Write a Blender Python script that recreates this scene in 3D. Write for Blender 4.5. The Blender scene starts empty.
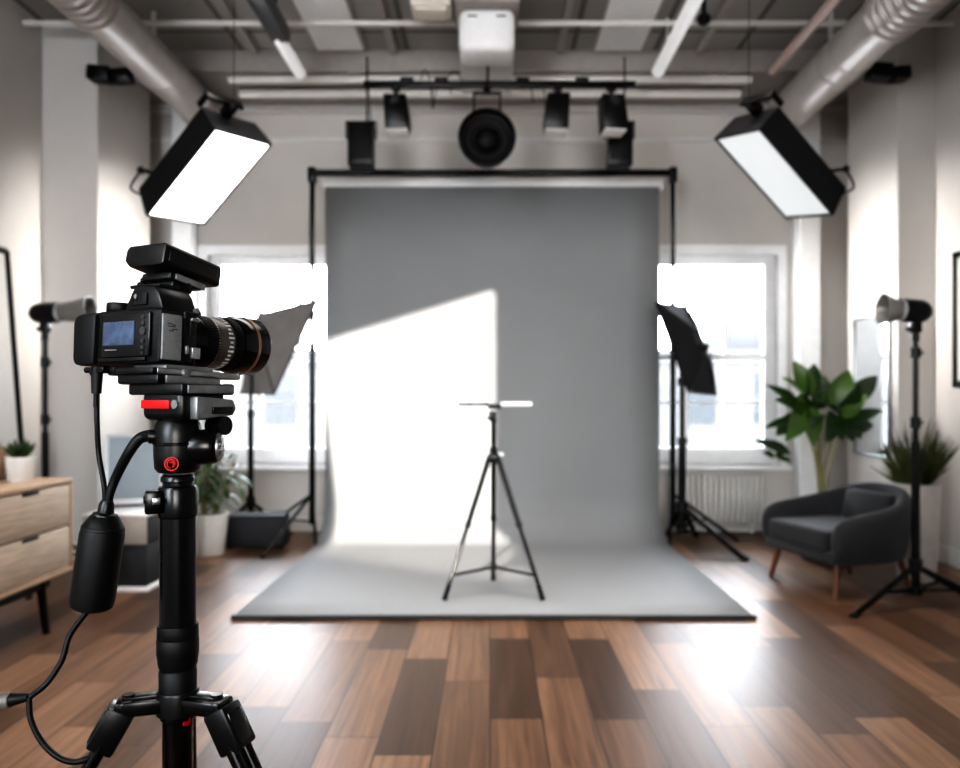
import bpy, bmesh, math, random
from mathutils import Matrix, Vector
random.seed(7)
PI = math.pi
scn = bpy.context.scene
COL = scn.collection
F, CX, CY, H = 800.0, 490.0, 395.0, 1.15      # lens in pixels, vanishing point, eye height

def at(px, py, Y):
    return Vector(((px - CX) / F * Y, Y, H - (py - CY) / F * Y))
def fl(px, py):
    Y = F * H / (py - CY)
    return Vector(((px - CX) / F * Y, Y, 0))

# ---------------------------------------------------------------- materials
MATS = {}
def mat(name, c, rough=.5, metal=0, var=.12, scale=14, bump=0, bscale=60, spec=.5, emit=None, estr=0, sheen=0, coat=0, stretch=None):
    m = bpy.data.materials.new(name); m.use_nodes = True
    nt = m.node_tree; N = nt.nodes; L = nt.links
    b = N['Principled BSDF']
    tc = N.new('ShaderNodeTexCoord'); no = N.new('ShaderNodeTexNoise')
    no.inputs['Scale'].default_value = scale; no.inputs['Detail'].default_value = 4
    src = tc.outputs['Object']
    if stretch:
        mp = N.new('ShaderNodeMapping'); mp.inputs['Scale'].default_value = stretch
        L.new(src, mp.inputs[0]); src = mp.outputs[0]
    L.new(src, no.inputs['Vector'])
    cr = N.new('ShaderNodeValToRGB')
    cr.color_ramp.elements[0].position = .3; cr.color_ramp.elements[1].position = .7
    cr.color_ramp.elements[0].color = [x * (1 - var) for x in c] + [1]
    cr.color_ramp.elements[1].color = [min(1, x * (1 + var)) for x in c] + [1]
    L.new(no.outputs['Fac'], cr.inputs[0]); L.new(cr.outputs[0], b.inputs['Base Color'])
    b.inputs['Roughness'].default_value = rough; b.inputs['Metallic'].default_value = metal
    b.inputs['Specular IOR Level'].default_value = spec
    if coat: b.inputs['Coat Weight'].default_value = coat
    if sheen: b.inputs['Sheen Weight'].default_value = sheen
    if emit:
        b.inputs['Emission Color'].default_value = list(emit) + [1]; b.inputs['Emission Strength'].default_value = estr
    if bump:
        n2 = N.new('ShaderNodeTexNoise'); n2.inputs['Scale'].default_value = bscale
        L.new(tc.outputs['Object'], n2.inputs['Vector'])
        bp = N.new('ShaderNodeBump'); bp.inputs['Strength'].default_value = bump; bp.inputs['Distance'].default_value = .01
        L.new(n2.outputs['Fac'], bp.inputs['Height']); L.new(bp.outputs[0], b.inputs['Normal'])
    MATS[name] = m
    return m

def floor_material():
    m = bpy.data.materials.new('walnut_planks'); m.use_nodes = True
    nt = m.node_tree; N = nt.nodes; L = nt.links; b = N['Principled BSDF']
    tc = N.new('ShaderNodeTexCoord'); sp = N.new('ShaderNodeSeparateXYZ'); cb = N.new('ShaderNodeCombineXYZ')
    L.new(tc.outputs['Object'], sp.inputs[0]); dv = N.new('ShaderNodeMath'); dv.operation = 'DIVIDE'; L.new(sp.outputs['X'], dv.inputs[0]); dv.inputs[1].default_value = .185
    fo = N.new('ShaderNodeMath'); fo.operation = 'FLOOR'; L.new(dv.outputs[0], fo.inputs[0])
    wn = N.new('ShaderNodeTexWhiteNoise'); wn.noise_dimensions = '1D'; L.new(fo.outputs[0], wn.inputs['W'])
    of = N.new('ShaderNodeMath'); of.operation = 'MULTIPLY_ADD'; L.new(wn.outputs['Value'], of.inputs[0]); of.inputs[1].default_value = 3.1; L.new(sp.outputs['Y'], of.inputs[2])
    L.new(of.outputs[0], cb.inputs['X']); L.new(sp.outputs['X'], cb.inputs['Y'])
    br = N.new('ShaderNodeTexBrick'); br.offset = 0; br.squash = 1
    br.inputs['Color1'].default_value = (0, 0, 0, 1); br.inputs['Color2'].default_value = (1, 1, 1, 1)
    br.inputs['Mortar'].default_value = (.5, .5, .5, 1)
    br.inputs['Scale'].default_value = 1; br.inputs['Mortar Size'].default_value = .0028
    br.inputs['Mortar Smooth'].default_value = .3; br.inputs['Bias'].default_value = 0
    br.inputs['Brick Width'].default_value = .93; br.inputs['Row Height'].default_value = .185
    L.new(cb.outputs[0], br.inputs['Vector'])
    ramp = N.new('ShaderNodeValToRGB'); e = ramp.color_ramp.elements
    e[0].position = 0; e[0].color = (.062, .035, .0215, 1); e[1].position = 1; e[1].color = (.225, .137, .087, 1)
    for p, c in ((.3, (.09, .051, .031, 1)), (.55, (.14, .080, .049, 1)), (.8, (.19, .112, .069, 1))):
        k = e.new(p); k.color = c
    L.new(br.outputs['Color'], ramp.inputs[0])
    # grain, shifted from plank to plank
    ad = N.new('ShaderNodeVectorMath'); ad.operation = 'MULTIPLY_ADD'
    L.new(br.outputs['Color'], ad.inputs[0]); ad.inputs[1].default_value = (9, 5, 3); L.new(tc.outputs['Object'], ad.inputs[2])
    mp = N.new('ShaderNodeMapping'); mp.inputs['Scale'].default_value = (30, 1.1, 1); L.new(ad.outputs[0], mp.inputs[0])
    g = N.new('ShaderNodeTexNoise'); g.inputs['Scale'].default_value = 1.3; g.inputs['Detail'].default_value = 8
    g.inputs['Roughness'].default_value = .65; g.inputs['Distortion'].default_value = .6; L.new(mp.outputs[0], g.inputs['Vector'])
    gr = N.new('ShaderNodeValToRGB'); gr.color_ramp.elements[0].position = .3; gr.color_ramp.elements[1].position = .68
    gr.color_ramp.elements[0].color = (.45, .42, .4, 1); gr.color_ramp.elements[1].color = (1.12, 1.1, 1.08, 1)
    L.new(g.outputs['Fac'], gr.inputs[0])
    mx = N.new('ShaderNodeMix'); mx.data_type = 'RGBA'; mx.blend_type = 'MULTIPLY'; mx.inputs[0].default_value = 1
    L.new(ramp.outputs[0], mx.inputs[6]); L.new(gr.outputs[0], mx.inputs[7])
    m2 = N.new('ShaderNodeMix'); m2.data_type = 'RGBA'; L.new(br.outputs['Fac'], m2.inputs[0])
    L.new(mx.outputs[2], m2.inputs[6]); m2.inputs[7].default_value = (.02, .012, .008, 1)
    L.new(m2.outputs[2], b.inputs['Base Color'])
    rr = N.new('ShaderNodeMapRange'); rr.inputs['To Min'].default_value = .30; rr.inputs['To Max'].default_value = .46
    L.new(g.outputs['Fac'], rr.inputs['Value']); L.new(rr.outputs[0], b.inputs['Roughness'])
    b.inputs['Specular IOR Level'].default_value = .16
    sb = N.new('ShaderNodeMath'); sb.operation = 'SUBTRACT'; sb.inputs[0].default_value = 1; L.new(br.outputs['Fac'], sb.inputs[1])
    a2 = N.new('ShaderNodeMath'); a2.operation = 'MULTIPLY_ADD'; L.new(g.outputs['Fac'], a2.inputs[0]); a2.inputs[1].default_value = .12; L.new(sb.outputs[0], a2.inputs[2])
    bp = N.new('ShaderNodeBump'); bp.inputs['Strength'].default_value = .25; bp.inputs['Distance'].default_value = .002
    L.new(a2.outputs[0], bp.inputs['Height']); L.new(bp.outputs[0], b.inputs['Normal'])
    return m

def ceiling_material():
    m = bpy.data.materials.new('ceiling_deck'); m.use_nodes = True
    nt = m.node_tree; N = nt.nodes; L = nt.links; b = N['Principled BSDF']
    tc = N.new('ShaderNodeTexCoord'); br = N.new('ShaderNodeTexBrick'); br.offset = 0
    sp = N.new('ShaderNodeSeparateXYZ'); cb = N.new('ShaderNodeCombineXYZ')
    L.new(tc.outputs['Object'], sp.inputs[0]); L.new(sp.outputs['Y'], cb.inputs['X']); L.new(sp.outputs['X'], cb.inputs['Y'])
    br.inputs['Scale'].default_value = 1; br.inputs['Brick Width'].default_value = 1.9; br.inputs['Row Height'].default_value = .62
    br.inputs['Mortar Size'].default_value = .022; br.inputs['Mortar Smooth'].default_value = .2
    br.inputs['Color1'].default_value = (.27, .255, .24, 1); br.inputs['Color2'].default_value = (.36, .345, .325, 1)
    br.inputs['Mortar'].default_value = (.13, .125, .12, 1)
    L.new(cb.outputs[0], br.inputs['Vector']); L.new(br.outputs['Color'], b.inputs['Base Color'])
    b.inputs['Roughness'].default_value = .8
    return m

def glass_material():
    m = bpy.data.materials.new('window_glass'); m.use_nodes = True
    nt = m.node_tree; N = nt.nodes; L = nt.links
    N.remove(N['Principled BSDF']); o = N['Material Output']
    t = N.new('ShaderNodeBsdfTransparent'); g = N.new('ShaderNodeBsdfGlossy'); g.inputs['Roughness'].default_value = .02
    fr = N.new('ShaderNodeFresnel'); fr.inputs['IOR'].default_value = 1.45
    x = N.new('ShaderNodeMixShader'); L.new(fr.outputs[0], x.inputs[0]); L.new(t.outputs[0], x.inputs[1]); L.new(g.outputs[0], x.inputs[2])
    L.new(x.outputs[0], o.inputs[0])
    return m

WALL = mat('warm_grey_plaster', (.60, .57, .54), .85, var=.03, scale=2, bump=.06, bscale=35)
WHITE = mat('white_paint', (.88, .88, .88), .55, var=.03)
TRIM = mat('trim_paint', (.66, .65, .63), .6, var=.03)
BEAM = mat('soffit_paint', (.37, .345, .325), .8, var=.05)
PIPE = mat('pipe_paint', (.70, .68, .65), .45, var=.05)
DUCT = mat('galvanised_duct', (.46, .43, .405), .36, .25, var=.08, scale=6)
FLOOR = floor_material(); CEIL = ceiling_material(); GLASS = glass_material()
BLACK = mat('black_plastic', (.0022, .0024, .0026), .34, var=.2, scale=40, spec=.35)
MATTE = mat('matte_black', (.0028, .003, .0033), .55, spec=.25, var=.2, scale=60, bump=.15, bscale=400)
BMETAL = mat('black_metal', (.0028, .003, .0033), .26, .2, spec=.4, var=.15, scale=20)
GLOSSB = mat('gloss_black', (.0015, .0015, .0018), .14, var=.1)
RUBBER = mat('black_rubber', (.0025, .0027, .0028), .5, spec=.25, var=.2, scale=90, bump=.05, bscale=900)
GREYP = mat('grey_panel', (.17, .178, .185), .45, .1, var=.1, scale=300, bump=.2, bscale=500)
STEEL = mat('brushed_steel', (.33, .34, .35), .3, .9, var=.2, scale=60)
PLATE = mat('anodised_grey', (.19, .2, .205), .35, .6, var=.2, scale=60)
BRONZE = mat('bronze_ring', (.32, .2, .13), .28, .8, var=.15)
BROWNM = mat('brown_barrel', (.075, .062, .052), .35, .4, var=.2, scale=70)
RED = mat('red_anodised', (.42, .006, .008), .4, var=.05, spec=.3)
SCREEN = mat('camera_screen', (.02, .03, .05), .15, var=.5, scale=90, emit=(.045, .07, .12), estr=.42)
MARK = mat('pale_marking', (.5, .52, .54), .5, var=.3, scale=300)
FABRIC = mat('charcoal_fabric', (.017, .018, .0205), .9, var=.2, scale=120, bump=.25, bscale=260, sheen=.12)
CASE = mat('dark_grey_case', (.018, .019, .021), .7, var=.15, scale=80)
PAPER = mat('grey_seamless_paper', (.245, .25, .257), .78, var=.02, scale=1.5, spec=.25)
EDGE = mat('dark_edge', (.03, .03, .032), .7)
ROLL = mat('paper_roll', (.66, .66, .66), .5, var=.03)
DIFF = mat('lit_diffuser', (.9, .9, .9), .6, var=.01, emit=(1, 1, 1), estr=2.2)
DIFF2 = mat('lit_diffuser_dim', (.5, .5, .5), .6, var=.01, emit=(.93, .98, 1), estr=.19)
LENSW = mat('pale_lamp_face', (.75, .75, .75), .4, var=.02, emit=(1, 1, 1), estr=.12)
SOFTB = mat('softbox_cloth', (.006, .0062, .007), .55, var=.15, scale=30, spec=.35)
SOFTG = mat('softbox_cloth_grey', (.17, .16, .155), .6, var=.12, scale=8)
OAK = mat('pale_oak', (.43, .35, .275), .5, var=.16, scale=5, stretch=(1, 1.2, 14))
OAKE = mat('oak_edge', (.40, .28, .19), .5, var=.12, scale=6)
WOODLEG = mat('walnut_leg', (.12, .04, .016), .4, var=.2, scale=12)
POTW = mat('white_ceramic', (.68, .66, .63), .5, var=.05)
POTC = mat('pale_concrete', (.50, .47, .44), .8, var=.08, scale=10)
BROWN = mat('brown_wicker', (.20, .12, .075), .8, var=.35, scale=60)
LEAF = mat('broad_leaf', (.016, .042, .010), .35, var=.55, scale=5)
LEAFY = mat('bright_leaf', (.065, .13, .022), .34, var=.4, scale=5)
LEAF2 = mat('lance_leaf', (.06, .10, .035), .5, var=.4, scale=8)
GRASS = mat('spiky_grass', (.06, .068, .02), .6, var=.4, scale=10)
STEM = mat('plant_stem', (.22, .2, .09), .6, var=.2)
SOIL = mat('potting_soil', (.03, .022, .016), .95, var=.3, scale=80)
TAUPE = mat('taupe_drawer', (.40, .36, .32), .6, var=.06)
CONS = mat('slate_cabinet', (.025, .028, .032), .6, var=.1)
SILVER = mat('silver_shell', (.62, .64, .66), .35, .5, var=.05)
LAPS = mat('pale_blue_screen', (.30, .345, .38), .2, var=.08, scale=3, coat=.4)
MIRROR = mat('mirror_glass', (.84, .87, .89), .06, 1, var=.01)
CANVAS = mat('pale_canvas', (.58, .56, .53), .8, var=.03)
PINK = mat('copper_pink_pipe', (.50, .39, .35), .45, var=.05)
CREAM = mat('cream_plastic', (.72, .67, .6), .5, var=.03)
REFL = mat('reflector_shell', (.26, .25, .24), .35, .5, var=.05)
BUILD = mat('pale_facade', (.027, .0265, .026), .9, var=.04, scale=1)
BROOF = mat('grey_roof', (.021, .0215, .0225), .9)
BWIN = mat('facade_glass', (.012, .0135, .015), .6, var=.1, spec=.2)
STREET = mat('street_paving', (.5, .5, .5), .9)
HEDGE = mat('roof_garden', (.022, .027, .012), .9, var=.3, scale=3)

# ---------------------------------------------------------------- mesh builder
W = {}
def frame(o): return W.get(o.name, Matrix())

class MB:
    def __init__(s, M=None): s.bm = bmesh.new(); s.M = M or Matrix()
    def _merge(s, b, M=None):
        b.transform(s.M @ (M or Matrix()))
        me = bpy.data.meshes.new('t'); b.to_mesh(me); b.free(); s.bm.from_mesh(me); bpy.data.meshes.remove(me); return s
    def box(s, c, d, bev=0, seg=2, M=None, taper=None):
        b = bmesh.new(); bmesh.ops.create_cube(b, size=1)
        for v in b.verts:
            k = 1
            if taper and v.co.z > 0: k = taper
            v.co = Vector((v.co.x * d[0] * k, v.co.y * d[1] * k, v.co.z * d[2]))
        if bev: bmesh.ops.bevel(b, geom=b.edges[:], offset=bev, segments=seg, affect='EDGES', profile=.5)
        b.transform((M or Matrix()) @ Matrix.Translation(c)) if M is None else b.transform(Matrix.Translation(c) @ M)
        return s._merge(b)
    def cyl(s, p0, p1, r0, r1=None, seg=20, caps=True, bev=0):
        p0, p1 = Vector(p0), Vector(p1); r1 = r0 if r1 is None else r1
        d = p1 - p0; b = bmesh.new()
        bmesh.ops.create_cone(b, cap_ends=caps, segments=seg, radius1=r0, radius2=r1, depth=d.length)
        if bev:
            ed = [e for e in b.edges if abs(e.verts[0].co.z - e.verts[1].co.z) < 1e-6]
            bmesh.ops.bevel(b, geom=ed, offset=bev, segments=2, affect='EDGES', profile=.5)
        b.transform(Matrix.Translation((p0 + p1) / 2) @ d.to_track_quat('Z', 'Y').to_matrix().to_4x4())
        return s._merge(b)
    def lathe(s, prof, M=None, seg=32):
        b = bmesh.new(); rings = []
        for r, z in prof:
            if r < 1e-5: rings.append([b.verts.new((0, 0, z))])
            else: rings.append([b.verts.new((r * math.cos(2 * PI * i / seg), r * math.sin(2 * PI * i / seg), z)) for i in range(seg)])
        for A, B in zip(rings, rings[1:]):
            for i in range(seg):
                j = (i + 1) % seg
                if len(A) == 1 and len(B) == 1: continue
                if len(A) == 1: b.faces.new((A[0], B[j], B[i]))
                elif len(B) == 1: b.faces.new((A[i], A[j], B[0]))
                else: b.faces.new((A[i], A[j], B[j], B[i]))
        bmesh.ops.recalc_face_normals(b, faces=b.faces[:])
        return s._merge(b, M)
    def tube(s, pts, r, seg=10, smooth=8, r1=None):
        P = [Vector(p) for p in pts]
        if smooth and len(P) > 2:
            Q = [P[0] * 2 - P[1]] + P + [P[-1] * 2 - P[-2]]; out = []
            for i in range(1, len(Q) - 2):
                a, b_, c, d = Q[i - 1:i + 3]
                for k in range(smooth):
                    t = k / smooth
                    out.append(.5 * ((2 * b_) + (c - a) * t + (2 * a - 5 * b_ + 4 * c - d) * t * t + (3 * b_ - a - 3 * c + d) * t ** 3))
            P = out + [P[-1]]
        b = bmesh.new(); rings = []; n = len(P); up = None
        for i, p in enumerate(P):
            d = (P[min(i + 1, n - 1)] - P[max(i - 1, 0)]).normalized()
            if up is None: up = d.orthogonal().normalized()
            up = (up - d * up.dot(d)).normalized(); sd = d.cross(up)
            rr = r if r1 is None else r + (r1 - r) * i / (n - 1)
            rings.append([b.verts.new(p + (up * math.cos(2 * PI * k / seg) + sd * math.sin(2 * PI * k / seg)) * rr) for k in range(seg)])
        for A, B in zip(rings, rings[1:]):
            for i in range(seg): b.faces.new((A[i], A[(i + 1) % seg], B[(i + 1) % seg], B[i]))
        b.faces.new(rings[0][::-1]); b.faces.new(rings[-1])
        bmesh.ops.recalc_face_normals(b, faces=b.faces[:])
        return s._merge(b)
    def poly(s, pts, faces):
        b = bmesh.new(); v = [b.verts.new(p) for p in pts]
        for f in faces: b.faces.new([v[i] for i in f])
        return s._merge(b)
    def solid(s, pts, faces):
        b = bmesh.new(); v = [b.verts.new(p) for p in pts]
        for f in faces: b.faces.new([v[i] for i in f])
        bmesh.ops.recalc_face_normals(b, faces=b.faces[:])
        return s._merge(b)
    def prism(s, outline, axis_pts, bev=0):
        """outline: list of 2D (a,b); axis_pts: function (a,b,k)->xyz for k=0,1"""
        b = bmesh.new(); n = len(outline)
        A = [b.verts.new(axis_pts(x, y, 0)) for x, y in outline]; B = [b.verts.new(axis_pts(x, y, 1)) for x, y in outline]
        b.faces.new(A[::-1]); b.faces.new(B)
        for i in range(n): b.faces.new((A[i], A[(i + 1) % n], B[(i + 1) % n], B[i]))
        bmesh.ops.recalc_face_normals(b, faces=b.faces[:])
        if bev: bmesh.ops.bevel(b, geom=b.edges[:], offset=bev, segments=2, affect='EDGES', profile=.5)
        return s._merge(b)
    def ball(s, c, r, sc=(1, 1, 1), M=None):
        b = bmesh.new(); bmesh.ops.create_uvsphere(b, u_segments=20, v_segments=12, radius=r)
        b.transform(Matrix.Translation(c) @ (M or Matrix()) @ Matrix.Diagonal((*sc, 1)))
        return s._merge(b)
    def leaf(s, a, tip, w, up=(0, 0, 1), droop=.1, fold=.25, n=8, shape=.85):
        a, tip = Vector(a), Vector(tip); d = tip - a; ln = d.length; d.normalize()
        sd = d.cross(Vector(up));
        if sd.length < .05: sd = d.cross(Vector((1, 0, 0)))
        sd.normalize(); nn = sd.cross(d); b = bmesh.new(); rows = []
        for i in range(n + 1):
            t = i / n; hw = w / 2 * (math.sin(PI * t ** shape) ** .8 if 0 < t < 1 else 0) + .0006
            c = a + d * ln * t + nn * (math.sin(PI * t) * droop * ln)
            rows.append([b.verts.new(c - sd * hw + nn * hw * fold), b.verts.new(c), b.verts.new(c + sd * hw + nn * hw * fold)])
        for A, B in zip(rows, rows[1:]):
            b.faces.new((A[0], A[1], B[1], B[0])); b.faces.new((A[1], A[2], B[2], B[1]))
        return s._merge(b)
    def build(s, name, m, parent=None, smooth=40, origin=None, label=None):
        me = bpy.data.meshes.new(name); P = Matrix()
        if parent is not None: P = frame(parent)
        else:
            if origin is None:
                vs = [v.co for v in s.bm.verts]
                origin = Vector(((min(v.x for v in vs) + max(v.x for v in vs)) / 2, (min(v.y for v in vs) + max(v.y for v in vs)) / 2, min(v.z for v in vs)))
            P = Matrix.Translation(origin)
        s.bm.transform(P.inverted()); s.bm.to_mesh(me); s.bm.free()
        me.materials.append(m)
        if smooth:
            me.shade_smooth(); me.set_sharp_from_angle(angle=math.radians(smooth))
        o = bpy.data.objects.new(name, me); COL.objects.link(o)
        if parent is not None: o.parent = parent
        else: o.location = P.translation
        W[o.name] = P
        if label: o['label'] = label
        return o

def tag(o, label, cat, group=None, kind=None):
    o['label'] = label; o['category'] = cat
    if group: o['group'] = group
    if kind: o['kind'] = kind
    return o
def thing(name, label, cat, loc=(0, 0, 0), rz=0, group=None):
    o = bpy.data.objects.new(name, None); COL.objects.link(o); o.empty_display_size = .1
    o.location = loc; o.rotation_euler = (0, 0, rz)
    W[o.name] = Matrix.Translation(loc) @ Matrix.Rotation(rz, 4, 'Z')
    return tag(o, label, cat, group)
def structure(name, mb, m, parent=None, smooth=0, origin=(0, 0, 0)):
    o = mb.build(name, m, parent, smooth, origin=Vector(origin) if parent is None else None)
    if parent is None: o['kind'] = 'structure'
    return o

# ================================================================ the room
XL, XR, YB, YF, ZC = -3.14, 3.12, 6.75, -2.0, 3.74
T = .2
structure('floor', MB().box(((XL + XR) / 2, (YB + YF) / 2, -.05), (XR - XL + .4, YB - YF + .4, .1)), FLOOR)
structure('ceiling', MB().box(((XL + XR) / 2, (YB + YF) / 2, ZC + .05), (XR - XL + .4, YB - YF + .4, .1)), CEIL)
structure('wall_left', MB().box((XL - T / 2, (YB + YF) / 2, ZC / 2), (T, YB - YF, ZC)), WALL)
structure('wall_right', MB().box((XR + T / 2, (YB + YF) / 2, ZC / 2), (T, YB - YF, ZC)), WALL)
# back wall with two window openings
WZ0, WZ1 = .56, 2.34
WINS = ((-2.40, -.86), (.92, 2.44))
b = MB()
xs = [XL - T] + [x for w in WINS for x in w] + [XR + T]
for i in range(0, 6, 2): b.box(((xs[i] + xs[i + 1]) / 2, YB + T / 2, ZC / 2), (xs[i + 1] - xs[i], T, ZC))
for x0, x1 in WINS:
    b.box(((x0 + x1) / 2, YB + T / 2, WZ0 / 2), (x1 - x0, T, WZ0))
    b.box(((x0 + x1) / 2, YB + T / 2, (WZ1 + ZC) / 2), (x1 - x0, T, ZC - WZ1))
structure('wall_back', b, WALL)

# pilasters, boxed columns, soffit, pipes
structure('trim_1', MB().box(((XL - 2.75) / 2, 6.04, ZC / 2), (XL * -1 - 2.75, .86, ZC)), WALL)
structure('trim_2', MB().box(((XR + 2.86) / 2, 6.0, ZC / 2), (XR - 2.86, .78, ZC)), WALL)
structure('trim_3', MB().box((-2.54, YB - .09, 1.79), (.15, .18, 3.58), .004), WHITE)
structure('trim_4', MB().box((2.63, YB - .09, 1.79), (.17, .18, 3.58), .004), WHITE)
structure('trim_5', MB().box(((XL + XR) / 2, 6.375, 3.66), (XR - XL, .75, .16)), BEAM)
structure('trim_6', MB().box(((XL + XR) / 2, YB - .012, 3.30), (XR - XL, .024, .035)).box(((XL + XR) / 2, YB - .03, 3.55), (XR - XL, .06, .06)), TRIM)
for nm, c, d in (('baseboard_back', (0, YB - .009, .06), (XR - XL, .018, .12)),
                 ('baseboard_left', (XL + .009, 1.8, .06), (.018, 7.6, .12)),
                 ('baseboard_right', (XR - .009, 1.8, .06), (.018, 7.6, .12))):
    structure(nm, MB().box(c, d, .003), TRIM)
structure('baseboard_1', MB().box((-2.741, 6.04, .06), (.018, .86, .12), .003).box((-2.94, 5.601, .06), (.42, .018, .12), .003), TRIM)
structure('baseboard_2', MB().box((2.851, 6.0, .06), (.018, .78, .12), .003).box((2.99, 5.601, .06), (.28, .018, .12), .003), TRIM)

# windows
def window(n, x0, x1):
    r = bpy.data.objects.new('window_%d' % n, None); COL.objects.link(r); r['kind'] = 'structure'
    r.location = ((x0 + x1) / 2, YB, WZ0); W[r.name] = Matrix.Translation(r.location)
    cx, w = (x0 + x1) / 2, x1 - x0; zc, h = (WZ0 + WZ1) / 2, WZ1 - WZ0
    # architrave on the room side
    b = MB()
    for x in (x0 - .02, x1 + .02): b.box((x, YB - .012, zc - .006), (.075, .024, h + .012), .005)
    b.box((cx, YB - .013, WZ1 + .03), (w + .11, .026, .085), .005)
    structure('window_trim', b, WHITE, r)
    y = YB + .11; b = MB()
    for x in (x0 + .05, x1 - .05): b.box((x, y, zc), (.10, .07, h), .006)
    b.box((cx, y, WZ1 - .04), (w - .2, .064, .08), .004); b.box((cx, y, WZ0 + .07), (w - .2, .064, .14), .004)
    structure('window_frame', b, WHITE, r)
    gx0, gx1, gz0, gz1 = x0 + .1, x1 - .1, WZ0 + .14, WZ1 - .08
    b = MB(); n_ = 4 if n == 1 else 4
    for i in range(1, 4): b.box((gx0 + (gx1 - gx0) * i / 4, y, (gz0 + gz1) / 2), (.022 if i != 2 else .03, .04, gz1 - gz0))
    for z, t in ((gz0 + .385, .022), (gz0 + .77, .055), (gz0 + 1.15, .022)): b.box(((gx0 + gx1) / 2, y, z), (gx1 - gx0, .042, t))
    structure('muntin_bars', b, WHITE, r)
    structure('pane', MB().box(((gx0 + gx1) / 2, y, (gz0 + gz1) / 2), (gx1 - gx0, .004, gz1 - gz0)), GLASS, r)
    structure('window_sill', MB().box((cx, YB - .01, WZ0 - .018), (w + .16, .2, .036), .008), WHITE, r)
window(1, *WINS[0]); window(2, *WINS[1])

# front wall, behind the photographer, with an unseen opening cut to shape the sun patch
SUN = Vector((.20, 1, -.185)).normalized()
patch = [at(318, 344, 6.35), at(494, 291, 6.35), at(494, 528, 6.33), fl(532, 581), fl(470, 575), fl(395, 565), fl(316, 553)]
hole = []
for p in patch:
    t = (p.y - YF) / SUN.y; q = p - SUN * t; hole.append(Vector((q.x, YF, q.z)))
b = bmesh.new()
def loop(pts):
    v = [b.verts.new(p) for p in pts]; return [b.edges.new((v[i], v[(i + 1) % len(v)])) for i in range(len(v))]
ed = loop([(XL - T, YF, 0), (XR + T, YF, 0), (XR + T, YF, ZC), (XL - T, YF, ZC)]) + loop(hole)
bmesh.ops.triangle_fill(b, use_beauty=True, use_dissolve=False, edges=ed)
mb = MB(); mb._merge(b); structure('wall_front', mb, WALL)

# outside
b = MB(); g = thing('building', 'pale apartment building seen hazily through both windows', 'building', (0, 20, -8))
b.box((0, 22, -3.0), (44, 4, 10)).build('wall', BUILD, g, 0)
MB().box((0, 22, 2.1), (44.4, 4.4, .35)).build('cornice', BROOF, g, 0)
for z in (-1.2, 1.05):
    for i in range(-7, 8):
        wn = MB().box((i * 1.75, 19.99, z), (.75, .06, 1.25)).build('window', BWIN, g, 0)
for i in range(-8, 8, 3): MB().box((i * 1.6 + .5, 21.2, 2.6 + .1 * (i % 2)), (2.1, 1.4, .9)).build('dormer', BROOF, g, 0)
t_ = MB()
for i in range(14): t_.ball((-6.4 + random.uniform(-.7, .7), 17.5 + random.uniform(-.4, .4), -.7 + random.uniform(-.6, .5)), random.uniform(.25, .5))
tr = thing('tree', 'blurred green treetop outside the left window', 'tree', (-6.4, 17.5, -8))
t_.build('crown', HEDGE, tr); MB().cyl((-6.4, 17.5, -8), (-6.4, 17.5, -.8), .14, .07).build('trunk', STEM, tr)

# ================================================================ ceiling fittings
def rod_thing(name, label, cat, p0, p1, r, m, group=None):
    return tag(MB().cyl(p0, p1, r, seg=16).build(name, m), label, cat, group)
rod_thing('ceiling_pipe', 'long white pipe across the ceiling ahead of the beam', 'pipe', (XL + .01, 5.37, 3.645), (XR - .01, 5.37, 3.645), .019, PIPE)
rod_thing('ceiling_pipe', 'front white pipe along the underside of the soffit', 'pipe', (-1.98, 6.07, 3.545), (1.98, 6.07, 3.545), .030, PIPE)
rod_thing('ceiling_pipe', 'rear white pipe along the underside of the soffit near back wall', 'pipe', (-1.98, 6.33, 3.538), (1.98, 6.33, 3.538), .038, PIPE)
rod_thing('ceiling_pipe', 'dusky pink pipe running back under the ceiling at right', 'pipe', (2.05, 3.2, 3.5), (2.05, 5.80, 3.5), .034, PINK)

def panel(cx, label):
    o = thing('ceiling_panel', label, 'panel', (cx, 5.4, ZC - .03), 0, 'pale ceiling panels')
    MB().box((cx, 5.2, ZC - .017), (.34, 1.5, .03), .005).build('board', WHITE, o)
    MB().box((cx - .18, 5.2, ZC - .012), (.02, 1.5, .022)).box((cx + .18, 5.2, ZC - .012), (.02, 1.5, .022)).build('edge_rail', BEAM, o)
panel(-1.11, 'pale flat panel on the ceiling left of the central white box')
panel(.95, 'pale flat panel on the ceiling right of the central white box')
for x, lab in ((-1.75, 'dark joist under the ceiling farthest left'), (-.72, 'dark joist under the ceiling just left of centre box'), (.52, 'dark joist under the ceiling just right of centre box'), (1.55, 'dark joist under the ceiling farthest right')):
    tag(MB().box((x, 4.9, ZC - .025), (.05, 2.1, .045)).build('ceiling_joist', BEAM, smooth=0), lab, 'joist', 'ceiling joists')

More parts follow.
